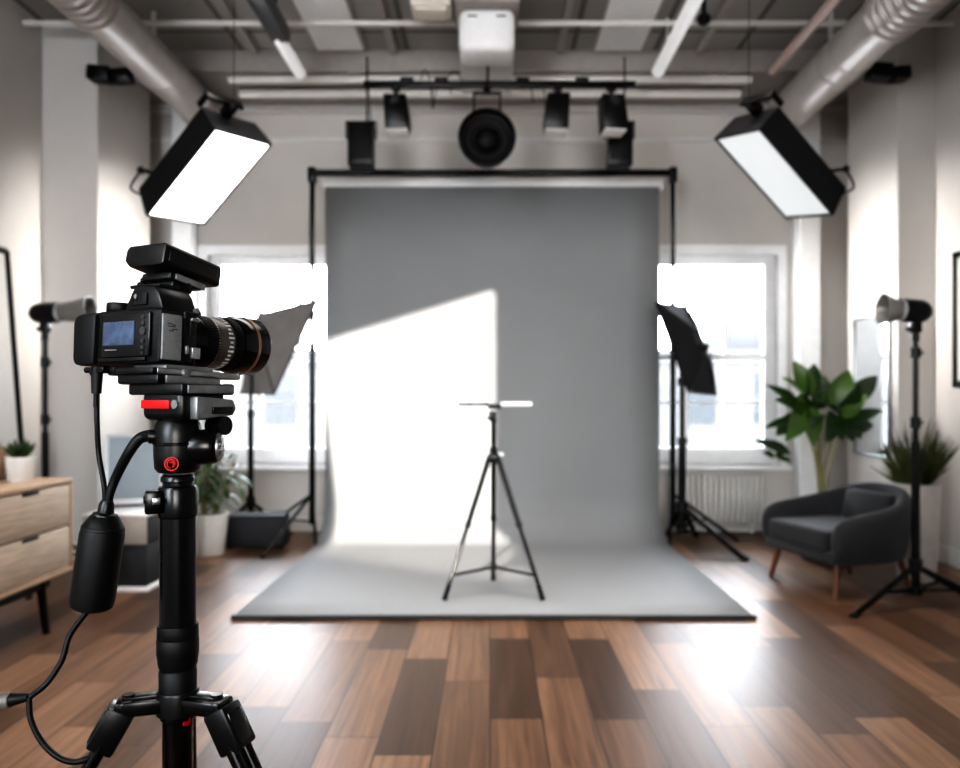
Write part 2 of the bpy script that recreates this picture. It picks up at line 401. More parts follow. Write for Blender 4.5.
def duct(x, z, r, label, ring_y, extra):
    o = thing('air_duct', label, 'duct', (x, YB, z - r))
    M = Matrix.Translation((x, 0, z)) @ Matrix.Rotation(-PI / 2, 4, 'X')
    MB().lathe([(r, 2.0), (r, YB - .01), (r - .004, YB - .008)], M, 40).build('pipe', DUCT, o)
    pr = []; y = ring_y
    while y < ring_y + .62:
        pr += [(r + .001, y), (r + .018, y + .014), (r + .018, y + .032), (r + .001, y + .046)]; y += .075
    MB().lathe(pr, M, 40).build('corrugated_sleeve', DUCT, o)
    for e in (3.2, 5.4): MB().box((x, e, (z + r + ZC) / 2), (.03, .012, ZC - z - r + .01)).build('hanger_strap', TRIM, o)
    for e in extra: MB().lathe([(r + .001, e), (r + .007, e + .008), (r + .007, e + .03), (r + .001, e + .038)], M, 40).build('seam_ring', DUCT, o)
duct(-2.27, 3.385, .140, 'large round metal duct along the ceiling at left', 3.95, (5.5, 6.2))
duct(2.30, 3.335, .150, 'large round metal duct along the ceiling at right', 3.95, (5.05, 5.25, 6.2))

# central box
o = thing('ventilation_unit', 'white rounded box unit hung from the ceiling centre', 'ventilation unit', (-.02, 5.2, 3.29))
MB().box((-.02, 5.12, 3.43), (.35, .30, .26), .05, 4).build('housing', WHITE, o)
MB().box((-.02, 5.58, 3.475), (.36, .66, .20), .01).build('rear_duct', TRIM, o)
MB().box((-.02, 5.1, 3.64), (.40, .4, .16), .01).build('ceiling_plenum', BEAM, o)
b = MB()
for dx in (-.09, .09): b.box((-.02 + dx, 4.968, 3.505), (.06, .006, .008))
b.build('vent_slot', CASE, o)
o = thing('ceiling_box', 'small cream box fixed under the ceiling left of the centre unit', 'box', (-.37, 5.05, 3.54))
MB().box((-.37, 5.05, 3.63), (.25, .22, .13), .012).build('case', CREAM, o)
MB().box((-.37, 5.05, 3.555), (.19, .16, .02), .004).build('cover', CREAM, o)
MB().box((-.37, 5.05, 3.715), (.1, .1, .05)).build('mount', BEAM, o)

# tubes
o = thing('tube_light', 'white tube light with long black housing at upper left', 'light', (-1.39, 5.0, 3.5))
MB().cyl((-1.39, 5.2, 3.5), (-1.39, 5.86, 3.5), .042, bev=.006).build('tube', LENSW, o)
MB().box((-1.37, 4.75, 3.51), (.12, 1.0, .10), .012).build('housing', BLACK, o)
MB().cyl((-1.37, 4.55, 3.55), (-1.37, 4.55, ZC), .012).cyl((-1.37, 5.1, 3.55), (-1.37, 5.1, ZC), .012).build('hanger', BLACK, o)
o = thing('tube_light', 'long white tube light at upper right beside the black sensor', 'light', (1.22, 4.8, 3.5))
MB().cyl((1.22, 3.6, 3.5), (1.22, 5.82, 3.5), .045, bev=.006).build('tube', LENSW, o)
MB().cyl((1.22, 4.3, 3.54), (1.22, 4.3, ZC), .01).cyl((1.22, 5.5, 3.54), (1.22, 5.5, ZC), .01).build('hanger', PIPE, o)
o = thing('ceiling_sensor', 'small round black sensor hanging from the ceiling', 'sensor', (1.39, 5.2, 3.54))
MB().ball((1.39, 5.2, 3.59), .045, (1, 1, .9)).build('dome', BLACK, o)
MB().cyl((1.39, 5.2, 3.62), (1.39, 5.2, ZC), .015).build('stem', BLACK, o)
MB().cyl((2.05, 4.2, 3.53), (2.05, 4.2, ZC), .01)

# lighting track with lamps
TY, TZ = 5.4, 3.245
o = thing('lighting_track', 'black ceiling track carrying the stage lamps above the backdrop', 'track', (.03, TY, TZ))
MB().box((.065, TY, TZ), (1.83, .045, .036), .004).build('rail', BMETAL, o)
MB().cyl((-.015, TY, TZ), (-.015, TY, 3.38), .008).build('drop_rod', BLACK, o)
b = MB()
for x in (-.56, -.33, .22, .62): b.box((x, TY, TZ + .028), (.09, .05, .03), .004)
b.build('track_clip', BLACK, o)
cab = [(-.82, .30), (-.40, .12), (-.28, .07), (.10, .05), (.27, .13), (.36, .30), (.46, .16)]
b = MB()
for x, l in cab: b.tube([(x, TY - .02, TZ), (x + .012, TY - .02, TZ - l * .5), (x + .02, TY - .02, TZ - l)], .0035, 6)
b.tube([(-.47, TY, TZ + .03), (-.44, TY, TZ + .1), (-.40, TY, TZ + .03)], .004, 6)
b.tube([(-.30, TY, TZ + .03), (-.24, TY, TZ + .09), (-.18, TY, TZ + .02)], .004, 6)
b.tube([(-.40, TY, TZ - .02), (-.385, TY, TZ - .16), (-.36, TY, TZ - .02)], .004, 6)
b.build('cable', BLACK, o)

def track_lamp(x, label, dy=0, yaw=0):
    M = Matrix.Translation((x, TY + dy, TZ - .02)) @ Matrix.Rotation(yaw, 4, 'Z')
    o = thing('track_lamp', label, 'lamp', (x, TY + dy, TZ - .30), yaw, 'box lamps on the ceiling track')
    MB(M).cyl((0, 0, .0), (0, 0, -.075), .014).box((0, 0, -.012), (.06, .05, .022), .004).build('yoke', BLACK, o)
    out = [(-.075, 0), (-.062, -.205), (.062, -.205), (.088, -.03), (.075, 0)]
    MB(M).prism([(-.078, -.065), (-.065, -.30), (.085, -.30), (.098, -.24), (.072, -.065)], lambda a, c, k: (a, -.07 + .16 * k, c), .007).build('housing', BLACK, o)
    MB(M).box((.01, .0, -.306), (.15, .165, .012), .004).build('lens_rim', TRIM, o)
    MB(M).cyl((.0, -.075, -.11), (.0, -.09, -.11), .032, .028).build('knob', CASE, o)
track_lamp(-.635, 'black box lamp with pale lower edge at left end of the track', yaw=0)
track_lamp(.455, 'black box lamp with pale lower edge right of the round lamp', yaw=PI)
track_lamp(.82, 'black box lamp with pale lower edge at right end of the track', yaw=.1)

def hung_speaker(px, label):
    p = at(px, 146, 5.75); x = p.x
    o = thing('hanging_speaker', label, 'speaker', (x, 5.75, p.z - .15), 0, 'black speakers hung above the backdrop')
    MB().box((x, 5.75, p.z), (.175, .15, .31), .012).build('cabinet', BLACK, o)
    MB().box((x, 5.672, p.z + .01), (.15, .006, .26), .002).build('grille', MATTE, o)
    MB().box((x, 5.668, p.z - .138), (.12, .006, .012)).build('badge', CASE, o)
    MB().box((x, 5.75, p.z + .165), (.21, .05, .012)).box((x - .105, 5.75, p.z + .11), (.008, .05, .12)).box((x + .105, 5.75, p.z + .11), (.008, .05, .12)).cyl((x + .04, 5.75, p.z + .17), (x + .04, 5.75, 3.58), .006).build('bracket', BMETAL, o)
hung_speaker(361.5, 'black speaker hung above the left end of the backdrop')
hung_speaker(619, 'black speaker hung above the right end of the backdrop behind a lamp')

p = at(487, 141, TY); o = thing('round_lamp', 'large round black drum lamp hung from the track centre', 'lamp', (p.x, TY, p.z - .19))
M = Matrix.Translation(p) @ Matrix.Rotation(PI / 2, 4, 'X')
MB().lathe([(0, -.12), (.12, -.12), (.165, -.07), (.19, .05), (.192, .09), (.178, .096), (.17, .05), (.10, .02), (.10, .0), (0, .0)], M, 48).build('drum', MATTE, o)
MB().lathe([(.0, .07), (.05, .066), (.075, .045), (.085, .02), (.06, .01)], M).build('centre_cone', MATTE, o)
MB().lathe([(.115, .03), (.125, .04), (.135, .032)], M, 40).build('inner_ring', CASE, o)
b = MB().box((p.x, TY, TZ - .06), (.19, .03, .018), .003).cyl((p.x, TY, TZ - .05), (p.x, TY, TZ - .01), .025)
for s in (-1, 1): b.box((p.x + s * .088, TY, TZ - .15), (.012, .03, .19))
b.build('yoke', BMETAL, o)

# hung softboxes
def hung_softbox(c, R, w, l, dm, label, lean, flip):
    Rm = Matrix(R).to_4x4(); M = Matrix.Translation(c) @ Rm
    o = thing('hanging_softbox', label, 'softbox', c, 0, 'lit softboxes hung at either side of the backdrop')
    D = .20
    fr = [(-w / 2, -l / 2, 0), (w / 2, -l / 2, 0), (w / 2, l / 2, 0), (-w / 2, l / 2, 0)]
    k = .93
    bk = [(x * k, y * k, -D * .85) for x, y, z in fr]; bk2 = [(x * .55, y * .6, -D) for x, y, z in fr]
    MB(M).solid(fr + bk + bk2, [(0, 1, 5, 4), (1, 2, 6, 5), (2, 3, 7, 6), (3, 0, 4, 7), (4, 5, 9, 8), (5, 6, 10, 9), (6, 7, 11, 10), (7, 4, 8, 11), (8, 9, 10, 11)]).build('shell', SOFTB, o, 20)
    b = MB(M); e = .012
    for s in (-1, 1): b.box((s * (w / 2 - e / 2), 0, .004), (e, l, .018), .003).box((0, s * (l / 2 - e / 2), .004), (w, e, .018), .003)
    b.build('front_rim', SOFTB, o)
    MB(M).box((0, 0, .002), (w - 2 * e, l - 2 * e, .004)).build('diffuser', dm, o)
    # clamp on the upper side, rod up to the ceiling
    f = flip
    b = MB(M).box((f * -.06, -l / 2 - .035, -.14), (.05, .09, .06), .006).box((f * -.11, -l / 2 - .075, -.15), (.24, .02, .05), .004).box((f * -.21, -l / 2 - .03, -.17), (.018, .10, .03), .004)
    b.build('mounting_clamp', BMETAL, o)
    b = MB(M).box((-f * 0.0, l * .22, -D - .01), (.07, .22, .03), .006).cyl((f * -.13, l * .30, -D), (f * -.2, l * .34, -D - .03), .012).ball((f * -.2, l * .34, -D - .03), .022).tube([(f * -.2, l * .34, -D - .03), (f * -.25, l * .45, -.16), (f * -w * .48, l * .46, -.12)], .006, 6)
    b.build('rear_bracket', BLACK, o)
    q = M @ Vector((f * -.05, -l / 2 - .08, -.15))
    MB().cyl(q, (q.x, q.y, ZC - .001), .002, seg=8).build('suspension_rod', BMETAL, o)
RL = [[0.5195, -0.7046, 0.4834], [0.8528, 0.4631, -0.2415], [0.0537, -0.5377, -0.8414]]
RR = [[-0.378, 0.7257, -0.5749], [0.9132, 0.3945, -0.1025], [0.1524, -0.5637, -0.8118]]
hung_softbox(Vector((-1.618, 4.6, 2.392)), RL, .405, .725, DIFF, 'brightly lit black softbox hung at upper left', 0, 1)
RR2 = [[-r[0], r[1], r[2]] for r in RR]
hung_softbox(Vector((1.634, 4.6, 2.413)), RR2, .385, .71, DIFF2, 'dimmer black softbox hung at upper right', 0, -1)

def wall_spot(x, y, z, s, label):
    o = thing('wall_spotlight', label, 'spotlight', (x, y, z), 0, 'black twin spotlights high on the pilasters')
    MB().box((x + s * .02, y, z), (.06, .08, .07), .006).build('bracket', BLACK, o)
    MB().box((x - .06, y - .06, z + .005), (.15, .13, .10), .014, M=Matrix.Rotation(.08, 4, 'Y')).build('head', BLACK, o)
    MB().box((x + .085, y - .05, z - .005), (.12, .13, .085), .014, M=Matrix.Rotation(-.1, 4, 'Y')).build('head', BLACK, o)
p = at(109, 75, 5.5); wall_spot(p.x, 5.61 - .04, p.z, -1, 'black twin spotlight on the left pilaster under the duct')
p = at(888, 73, 5.5); wall_spot(p.x, 5.61 - .04, p.z, 1, 'black twin spotlight on the right pilaster under the duct')

# ================================================================ backdrop
BX, BY = .02, 6.35
o = thing('photo_backdrop', 'grey seamless paper backdrop sweeping from black stand onto the floor', 'backdrop', (BX, BY, 0))
R_ = .36; prof = [(6.35, 2.80), (6.35, 2.2), (6.35, 1.6), (6.35, 1.0), (6.35, R_ + .012)]
for i in range(1, 13):
    a = PI / 2 * i / 12; prof.append((6.35 - R_ + R_ * math.cos(a), R_ - R_ * math.sin(a) + .012))
prof += [(5.3, .012), (4.8, .012), (4.4, .012), (4.105, .012)]
b = bmesh.new(); rows = []; hw = 1.325
for i, (y, z) in enumerate(prof):
    k = hw + (.012 if z < .1 else 0)
    rows.append([b.verts.new((BX + k * (2 * j / 10 - 1), y, z)) for j in range(11)])
for A, B in zip(rows, rows[1:]):
    for j in range(10): b.faces.new((A[j], A[j + 1], B[j + 1], B[j]))
pm = MB(); pm._merge(b); sheet = pm.build('paper_sheet', PAPER, o, 60)
so = sheet.modifiers.new('thickness', 'SOLIDIFY'); so.thickness = .004; so.offset = 0
MB().box((BX, 4.098, .012), (2.69, .028, .022), .005).build('front_edge', EDGE, o)  # dark strip along the front edge of the sheet
MB().cyl((BX - 1.36, BY + .045, 2.835), (BX + 1.36, BY + .045, 2.835), .047, seg=24).build('paper_roll', ROLL, o)
MB().cyl((BX - 1.47, BY + .04, 2.925), (BX + 1.47, BY + .04, 2.925), .026, seg=16).build('crossbar', BMETAL, o)
for s in (-1, 1):
    x = BX + s * 1.44
    MB().cyl((x, BY + .04, .55), (x, BY + .04, 2.92), .019).cyl((x, BY + .04, .12), (x, BY + .04, 1.5), .024).build('pole', BMETAL, o)
    MB().box((x, BY + .04, 2.905), (.06, .07, .12), .008).build('end_cap', BLACK, o)
    for z in (.55, 1.5): MB().cyl((x, BY + .04, z), (x, BY + .04, z + .06), .026).build('clamp_collar', BLACK, o)
    for a in ((PI + .30, PI / 2 - .5, -PI / 2 + .3) if s < 0 else (-.30, PI / 2 + .5, -PI / 2 - .3)):
        r = .5 if abs(math.cos(a)) > .8 else .33
        e = Vector((x + r * math.cos(a), BY + .04 + r * math.sin(a), .012))
        if -1.33 < e.x - BX < 1.33: continue
        MB().cyl((x, BY + .04, .36), e, .012).cyl((x, BY + .04, .14), Vector((x, BY + .04, .36)).lerp(e, .55), .008).build('leg', BMETAL, o)
# cloth-like fill: side leg toward the camera on the left as in the photo
    if s < 0:
        e = fl(262, 559); MB().cyl((x, BY + .04, .36), e + Vector((0, 0, .012)), .013).build('leg', BMETAL, o)

# ================================================================ small tripod on the paper
c = Vector((.02, 4.585, .015)); o = thing('tripod', 'thin black tripod standing on the grey backdrop paper', 'tripod', c)
apex = .79
MB().cyl((c.x, c.y, .16), (c.x, c.y, .9), .011).cyl((c.x, c.y, .85), (c.x, c.y, 1.045), .015).build('centre_column', BMETAL, o)
MB().box((c.x, c.y, apex), (.075, .07, .045), .008).cyl((c.x, c.y, .81), (c.x, c.y, .85), .022).build('collar', BLACK, o)
MB().box((c.x + .045, c.y - .01, apex + .02), (.03, .03, .018), .004).build('collar_lever', SILVER, o)
for a in (-PI / 2 - PI / 3, -PI / 2 + PI / 3, PI / 2):
    d = Vector((math.cos(a), math.sin(a), 0)); f = c + d * .315; t = Vector((c.x, c.y, apex)) + d * .03
    m_ = t.lerp(f, .48)
    lg = MB().cyl(t, m_, .016, .015).cyl(m_, f + Vector((0, 0, .004)), .0115).cyl(m_ - (f - t) * .02, m_ + (f - t) * .015, .018).build('leg', BMETAL, o)
    MB().cyl(f + (t - f) * .10, f + Vector((0, 0, .001)), .013, .015).build('foot', RUBBER, lg)
    MB().cyl((c.x, c.y, .165), f.lerp(t, .17), .008).build('brace', BMETAL, o)
MB().cyl((c.x, c.y, .145), (c.x, c.y, .185), .018).build('brace_hub', BLACK, o)
MB().box((c.x - .005, c.y, 1.03), (.045, .04, .055), .008).cyl((c.x - .04, c.y, 1.02), (c.x, c.y, 1.02), .008).build('tilt_head', BLACK, o)
MB().cyl((c.x, c.y, 1.05), (c.x, c.y, 1.075), .012).build('mount_stud', SILVER, o)
o = thing('light_bar', 'slim bar light with pale right half resting on the thin tripod', 'light', (c.x, c.y, 1.075))
MB().box((c.x + .005, c.y, 1.085), (.075, .05, .03), .006).build('holder', BLACK, o)
MB().box((c.x + .13, c.y, 1.098), (.18, .035, .022), .007).build('light_tube', LENSW, o)
MB().box((c.x - .115, c.y, 1.097), (.18, .026, .018), .003).build('arm', GLOSSB, o)

# ================================================================ stands with small softboxes by the windows
def light_stand(x, y, top, feet, hub, label, group, collars=(), r=.016, foot_z=.012):
    o = thing('light_stand', label, 'light stand', (x, y, 0), 0, group)
    MB().cyl((x, y, hub * .35), (x, y, top * .62), r * 1.25).cyl((x, y, top * .55), (x, y, top), r * .8).build('pole', BMETAL, o)
    for z in collars: MB().cyl((x, y, z - .03), (x, y, z + .03), r * 1.45).box((x + r * 1.6, y, z), (.025, .014, .014), .003).build('clamp_collar', BLACK, o)
    MB().cyl((x, y, hub - .03), (x, y, hub + .035), r * 2).build('leg_hub', BLACK, o)
    MB().cyl((x, y, hub * .3), (x, y, hub * .3 + .04), r * 1.9).build('brace_hub', BLACK, o)
    for f in feet:
        e = Vector((f[0], f[1], foot_z)); t = Vector((x, y, hub))
        lg = MB().cyl(t, e, r * .8).build('leg', BMETAL, o)
        MB().cyl(e, e + (e - t).normalized() * .03, r * 1.05).build('foot', RUBBER, lg)
        MB().cyl((x, y, hub * .3 + .02), t.lerp(e, .55), r * .5).build('brace', BMETAL, o)
    return o
# right stand
sy = 6.12; sx = (682 - CX) / F * sy
light_stand(sx, sy, 1.32, [fl(743, 560)[:2], (sx + .12, sy + .38), (sx - .05, sy - .2)] if False else [fl(743, 560)[:2], (sx + .2, sy + .36), (sx - .03, sy + .4)], .30, 'black stand carrying the small softbox in front of the right window', 'stands of the small softboxes', (1.25, .8), .024)
o = thing('small_softbox', 'flat black softbox tilted on its stand before the right window', 'softbox', (sx, sy, 1.32))
A, B_, C_, D_ = at(657, 302, 6.0), at(685, 306, 6.3), at(716, 395, 6.3), at(690, 392, 6.0)
n = (B_ - A).cross(D_ - A).normalized(); n = -n if n.x > 0 else n
cen = (A + B_ + C_ + D_) / 4
ap = [cen.lerp(v, .3) - n * .12 for v in (A, B_, C_, D_)]
fr2 = [v + n * .02 for v in (A, B_, C_, D_)]
MB().solid(fr2 + [A, B_, C_, D_] + ap, [(0, 1, 2, 3), (0, 1, 5, 4), (1, 2, 6, 5), (2, 3, 7, 6), (3, 0, 4, 7), (4, 5, 9, 8), (5, 6, 10, 9), (6, 7, 11, 10), (7, 4, 8, 11), (8, 9, 10, 11)]).build('shell', SOFTB, o, 15)
b = MB()
for v in (A, B_, C_, D_): b.cyl(v, cen.lerp(v, .2) - n * .15, .007)
b.build('frame_rods', SOFTB, o)
lp = at(700, 347, 6.12)
MB().cyl(cen - n * .10, lp, .02).cyl(at(697, 347, 6.1), at(708, 347, 6.05), .035, .028, bev=.006).build('lamp_head', BLACK, o)
MB().cyl((sx, sy, 1.30), (sx, sy, 1.40), .02).cyl((sx, sy, 1.38), lp, .014).build('tilt_bracket', BLACK, o)

# left stand, its softbox seen from behind
lx, ly = (250 - CX) / F * 6.4, 6.42
light_stand(lx, ly, 1.62, [(lx - .28, ly + .10), (lx + .26, ly + .16), (lx - .30, ly - .12)], .30, 'black stand carrying the pyramid softbox in front of the left window', 'stands of the small softboxes', (1.0,), .018)
o = thing('small_softbox', 'grey pyramid softbox pointing right before the left window', 'softbox', (lx, ly, 1.16))
A, B_, B2 = at(318, 300, 6.28), at(274, 394, 6.2), at(240, 393, 6.62)
A2 = A + (B2 - B_) + Vector((.02, .02, -.08))
a0 = [at(262, 314, 6.40), at(256, 332, 6.38), at(252, 330, 6.44), at(258, 313, 6.46)]
pts = [A, B_, B2, A2] + a0
MB().solid(pts, [(0, 1, 5, 4), (1, 2, 6, 5), (2, 3, 7, 6), (3, 0, 4, 7), (4, 5, 6, 7)]).build('shell', SOFTG, o, 10)
MB().cyl(A, B_, .007).cyl(B_, B2, .007).cyl(B2, A2, .007).cyl(A2, A, .007).cyl(a0[0], A, .006).cyl(a0[1], B_, .006).build('frame_rods', SOFTB, o)
MB().poly([A.lerp(a0[0], .04), B_.lerp(a0[1], .04), B2.lerp(a0[2], .04), A2.lerp(a0[3], .04)], [(0, 1, 2, 3)]).build('diffuser', LENSW, o)
MB().cyl(a0[0].lerp(a0[2], .5), at(249, 324, 6.46), .04, .035, bev=.005).cyl((lx, ly, 1.58), (lx, ly, 1.72), .018).build('lamp_head', BLACK, o)

# ================================================================ strobes on stands
def strobe(px0, px1, px2, py, Y, s, label):
    x0, x1, x2 = [(p - CX) / F * Y for p in (px0, px1, px2)]; z = H - (py - CY) / F * Y
    L_ = abs(x1 - x0); o = thing('strobe_light', label, 'strobe', ((x0 + x1) / 2, Y, z - .07), 0, 'strobe heads at the sides of the room')
    M = Matrix.Translation((x0, Y, z)) @ Matrix.Rotation(-s * .06, 4, 'Y') @ Matrix.Rotation(s * PI / 2, 4, 'Y')
    r = .062
    MB().lathe([(0, 0), (r * .5, .006), (r * .85, .028), (r, .06), (r, L_ - .004), (r * .9, L_), (0, L_)], M).build('body', BLACK, o)
    Lr = abs(x2 - x1)
    MB().lathe([(r * .9, L_), (r * 1.0, L_ + .02), (r * 1.0, L_ + .024)], M).build('front_ring', SILVER, o)
    MB().lathe([(r * .85, L_ + .02), (r * 1.1, L_ + Lr * .6), (r * 1.38, L_ + Lr), (r * 1.33, L_ + Lr), (r * .8, L_ + .025), (0, L_ + .025)], M).build('reflector', REFL, o)
    xm = x0 + (x1 - x0) * .55
    MB().box((xm, Y, z - r - .02), (.05, .05, .06), .006).cyl((xm - .05, Y, z - r - .03), (xm + .03, Y, z - r - .03), .012).cyl((xm, Y, z - r - .1), (xm, Y, z - r - .03), .02).build('tilt_bracket', BLACK, o)
    return xm, z - r - .1
xm, zt = strobe(30, 58, 91, 314, 4.9, 1, 'black strobe head with silver reflector at left edge, behind the camera')
light_stand(xm, 4.9, zt, [(xm + .25, 5.25), (xm + .12, 4.52), (xm - .14, 5.2)], .32, 'black stand of the left strobe, rising behind the dresser', 'stands of the strobe heads', (1.35, 1.0))
xm, zt = strobe(931, 903, 882, 312, 4.36, -1, 'black strobe head with small grey reflector at right edge')
light_stand(xm, 4.36, zt, [fl(856, 617)[:2], (xm + .40, 4.22), (xm + .40, 4.62)], .22, 'black stand of the right strobe, legs spread beside the armchair', 'stands of the strobe heads', (1.38, 1.0), .018)

# ================================================================ left furniture
DX0, DX1, DY0, DY1, DZ0, DZ1 = -2.56, -2.10, 2.45, 4.03, .27, .735
o = thing('dresser', 'pale oak dresser with two drawers on black legs', 'dresser', ((DX0 + DX1) / 2, (DY0 + DY1) / 2, 0))
cx_, cy_ = (DX0 + DX1) / 2, (DY0 + DY1) / 2; b = MB(); t = .024
b.box((cx_, cy_, DZ1 - t / 2), (DX1 - DX0, DY1 - DY0, t), .003).box((cx_, cy_, DZ0 + t / 2), (DX1 - DX0, DY1 - DY0, t), .003)
for y in (DY0 + t / 2, DY1 - t / 2): b.box((cx_, y, (DZ0 + DZ1) / 2), (DX1 - DX0, t, DZ1 - DZ0 - .04), .002)
b.box((DX0 + .01, cy_, (DZ0 + DZ1) / 2), (.02, DY1 - DY0 - .03, DZ1 - DZ0 - .03))
b.build('carcass', OAKE, o)
dh = (DZ1 - DZ0 - 2 * t - .018) / 2
for j in range(2):
    for i in range(2):
        y0 = DY0 + t + .004 + i * ((DY1 - DY0 - 2 * t) / 2); ln = (DY1 - DY0 - 2 * t) / 2 - .008
        z = DZ0 + t + .004 + dh / 2 + j * (dh + .009)
        d = MB().box((DX1 - .015, y0 + ln / 2, z), (.024, ln, dh), .002).build('drawer', OAK, o)
        MB().box((DX1 - .0025, y0 + ln * .55, z + dh / 2 - .008), (.004, .13, .016), .001).build('finger_slot', CASE, d)
for x in (DX0 + .05, DX1 - .06):
    for y in (DY0 + .12, DY1 - .19):
        MB().cyl((x, y, DZ0), (x + (.02 if x > cx_ else -.01), y + (.02 if y > cy_ else -.02), 0), .022, .016).build('leg', MATTE, o)
MB().box((DX1 - .06, cy_, DZ0 - .035), (.03, DY1 - DY0 - .26, .03)).box((DX0 + .05, cy_, DZ0 - .035), (.03, DY1 - DY0 - .26, .03)).build('rail', MATTE, o)

def blades(mb, c, n, h, spread, w, seed, droop=.15, hmin=.6):
    rnd = random.Random(seed); c = Vector(c)
    for i in range(n):
        a = rnd.uniform(0, 2 * PI); sp = spread * rnd.uniform(.1, 1) ** .8; hh = h * rnd.uniform(hmin, 1)
        d = Vector((math.cos(a), math.sin(a), 0)); st = c + d * rnd.uniform(0, .25) * spread * .4
        mb.leaf(st, st + d * sp + Vector((0, 0, hh * (1 - .35 * sp / max(spread, 1e-3)))), w * rnd.uniform(.7, 1.2), up=(d.y + .3, -d.x, .2), droop=-droop * rnd.uniform(0, 1), n=5, shape=.55)

p = Vector((-2.255, 3.84, DZ1)); o = thing('potted_grass', 'small green grass tuft in a white pot on the dresser', 'potted plant', p)
MB(Matrix.Translation(p)).lathe([(0, 0), (.05, 0), (.056, .006), (.066, .115), (.066, .12), (.058, .12), (.056, .10), (0, .10)]).build('pot', POTW, o)
m_ = MB(); blades(m_, p + Vector((0, 0, .10)), 130, .125, .075, .009, 3); m_.build('grass', LEAF2, o)
p = Vector((-2.44, 3.92, DZ1)); o = thing('vase', 'round brown woven vase with dry stems at photo left edge', 'vase', p)
MB(Matrix.Translation(p)).lathe([(0, 0), (.06, 0), (.085, .04), (.088, .09), (.07, .14), (.05, .16), (.045, .155), (.06, .12), (0, .10)]).build('body', BROWN, o)
m_ = MB(); blades(m_, p + Vector((0, 0, .11)), 40, .12, .05, .008, 9); m_.build('dry_stems', BROWN, o)

# tall framed board leaning on the left wall
o = thing('leaning_frame', 'tall thin black frame leaning on the left wall behind dresser', 'frame', (-2.96, 5.0, 0))
def lean(y, z): return Vector((-2.965 - .075 * z, y, z))
y1, y0_, zt_ = 5.16, 4.30, 2.075
def lbar(p, q, w): return MB().cyl(p, q, w, seg=4)
b = MB()
for y in (y0_, y1): b.cyl(lean(y, .02), lean(y, zt_), .022, seg=4)
for z in (.02, zt_): b.cyl(lean(y0_, z), lean(y1, z), .022, seg=4)
b.build('frame_edge', BLACK, o, 0)
MB().poly([lean(y0_, .02), lean(y1, .02), lean(y1, zt_), lean(y0_, zt_)], [(0, 1, 2, 3)]).build('canvas', CANVAS, o, 0)

# cabinet with laptop
KX0, KX1, KY0, KY1 = -2.37, -2.0, 4.67, 5.22
o = thing('side_cabinet', 'low cabinet with taupe drawer over a slate base behind the camera tripod', 'cabinet', ((KX0 + KX1) / 2, (KY0 + KY1) / 2, 0))
cx_, cy_ = (KX0 + KX1) / 2, (KY0 + KY1) / 2
MB().box((cx_, cy_, .155), (KX1 - KX0 - .01, KY1 - KY0 - .01, .25), .004).build('body', CONS, o)
MB().box((cx_, cy_, .015), (KX1 - KX0 + .01, KY1 - KY0 + .01, .03), .003).build('plinth', WHITE, o)
MB().box((cx_, cy_, .36), (KX1 - KX0, KY1 - KY0, .165), .004).build('upper_box', CONS, o)
MB().box((cx_, KY0 - .008, .36), (KX1 - KX0 - .004, .02, .16), .003).build('drawer', TAUPE, o)
MB().box((cx_, cy_, .449), (KX1 - KX0 + .01, KY1 - KY0 + .02, .014), .003).build('top', WHITE, o)
p = Vector((-2.2, 4.92, .456)); M = Matrix.Translation(p) @ Matrix.Rotation(.35, 4, 'Z')
o = thing('laptop', 'open silver laptop with pale blue screen on the low cabinet', 'laptop', p, .35)
MB(M).box((0, -.02, .009), (.30, .22, .018), .004).build('base', SILVER, o)
MB(M).box((0, -.04, .0185), (.24, .12, .002)).build('keyboard', CASE, o)
Ms = M @ Matrix.Translation((0, .10, .018)) @ Matrix.Rotation(-.28, 4, 'X')
MB(Ms).box((0, 0, .22), (.33, .012, .44), .005).build('lid', SILVER, o)
MB(Ms).box((0, -.0075, .225), (.30, .003, .40)).build('screen', LAPS, o)

# black case on the floor by the left window
c0 = fl(243, 557); o = thing('equipment_case', 'dark grey box case on the floor under the left window', 'case', (-1.765, 6.11, 0), .06)
M = frame(o)
MB(M).box((0, 0, .115), (.42, .25, .21), .012).build('body', CASE, o)
MB(M).box((0, 0, .232), (.425, .255, .03), .008).build('lid', CASE, o)
b = MB(M)
for x in (-.19, .19):
    for y in (-.1, .1): b.cyl((x, y, 0), (x, y, .012), .015)
b.build('foot', RUBBER, o)

# lance-leaved plant
p = Vector((-2.03, 5.78, 0)); o = thing('potted_plant', 'lance leaved green plant in a pale pot behind the camera tripod', 'potted plant', p)
MB(Matrix.Translation(p)).lathe([(0, 0), (.10, 0), (.106, .01), (.135, .29), (.135, .3), (.122, .3), (.12, .27), (0, .27)]).build('pot', POTW, o)
rnd = random.Random(5); st = MB(); lf = MB()
for i in range(14):
    a = rnd.uniform(0, 2 * PI); tip = p + Vector((math.cos(a) * rnd.uniform(.02, .17) + .06, math.sin(a) * .13, rnd.uniform(.48, .74)))
    base = p + Vector((math.cos(a) * .05, math.sin(a) * .05, .26)); st.tube([base, base.lerp(tip, .5) + Vector((0, 0, .05)), tip], .005, 6, 4)
    for k in range(7):
        q = base.lerp(tip, .35 + .65 * k / 6); aa = rnd.uniform(0, 2 * PI)
        d = Vector((math.cos(aa), math.sin(aa), 0)); l_ = rnd.uniform(.12, .24)
        lf.leaf(q, q + d * l_ * .8 + Vector((0, 0, rnd.uniform(-.16, .05))), rnd.uniform(.026, .042), droop=.14)
st.build('stems', STEM, o); lf.build('foliage', LEAF2, o); MB(Matrix.Translation(p)).cyl((0, 0, .26), (0, 0, .275), .12).build('soil', SOIL, o)

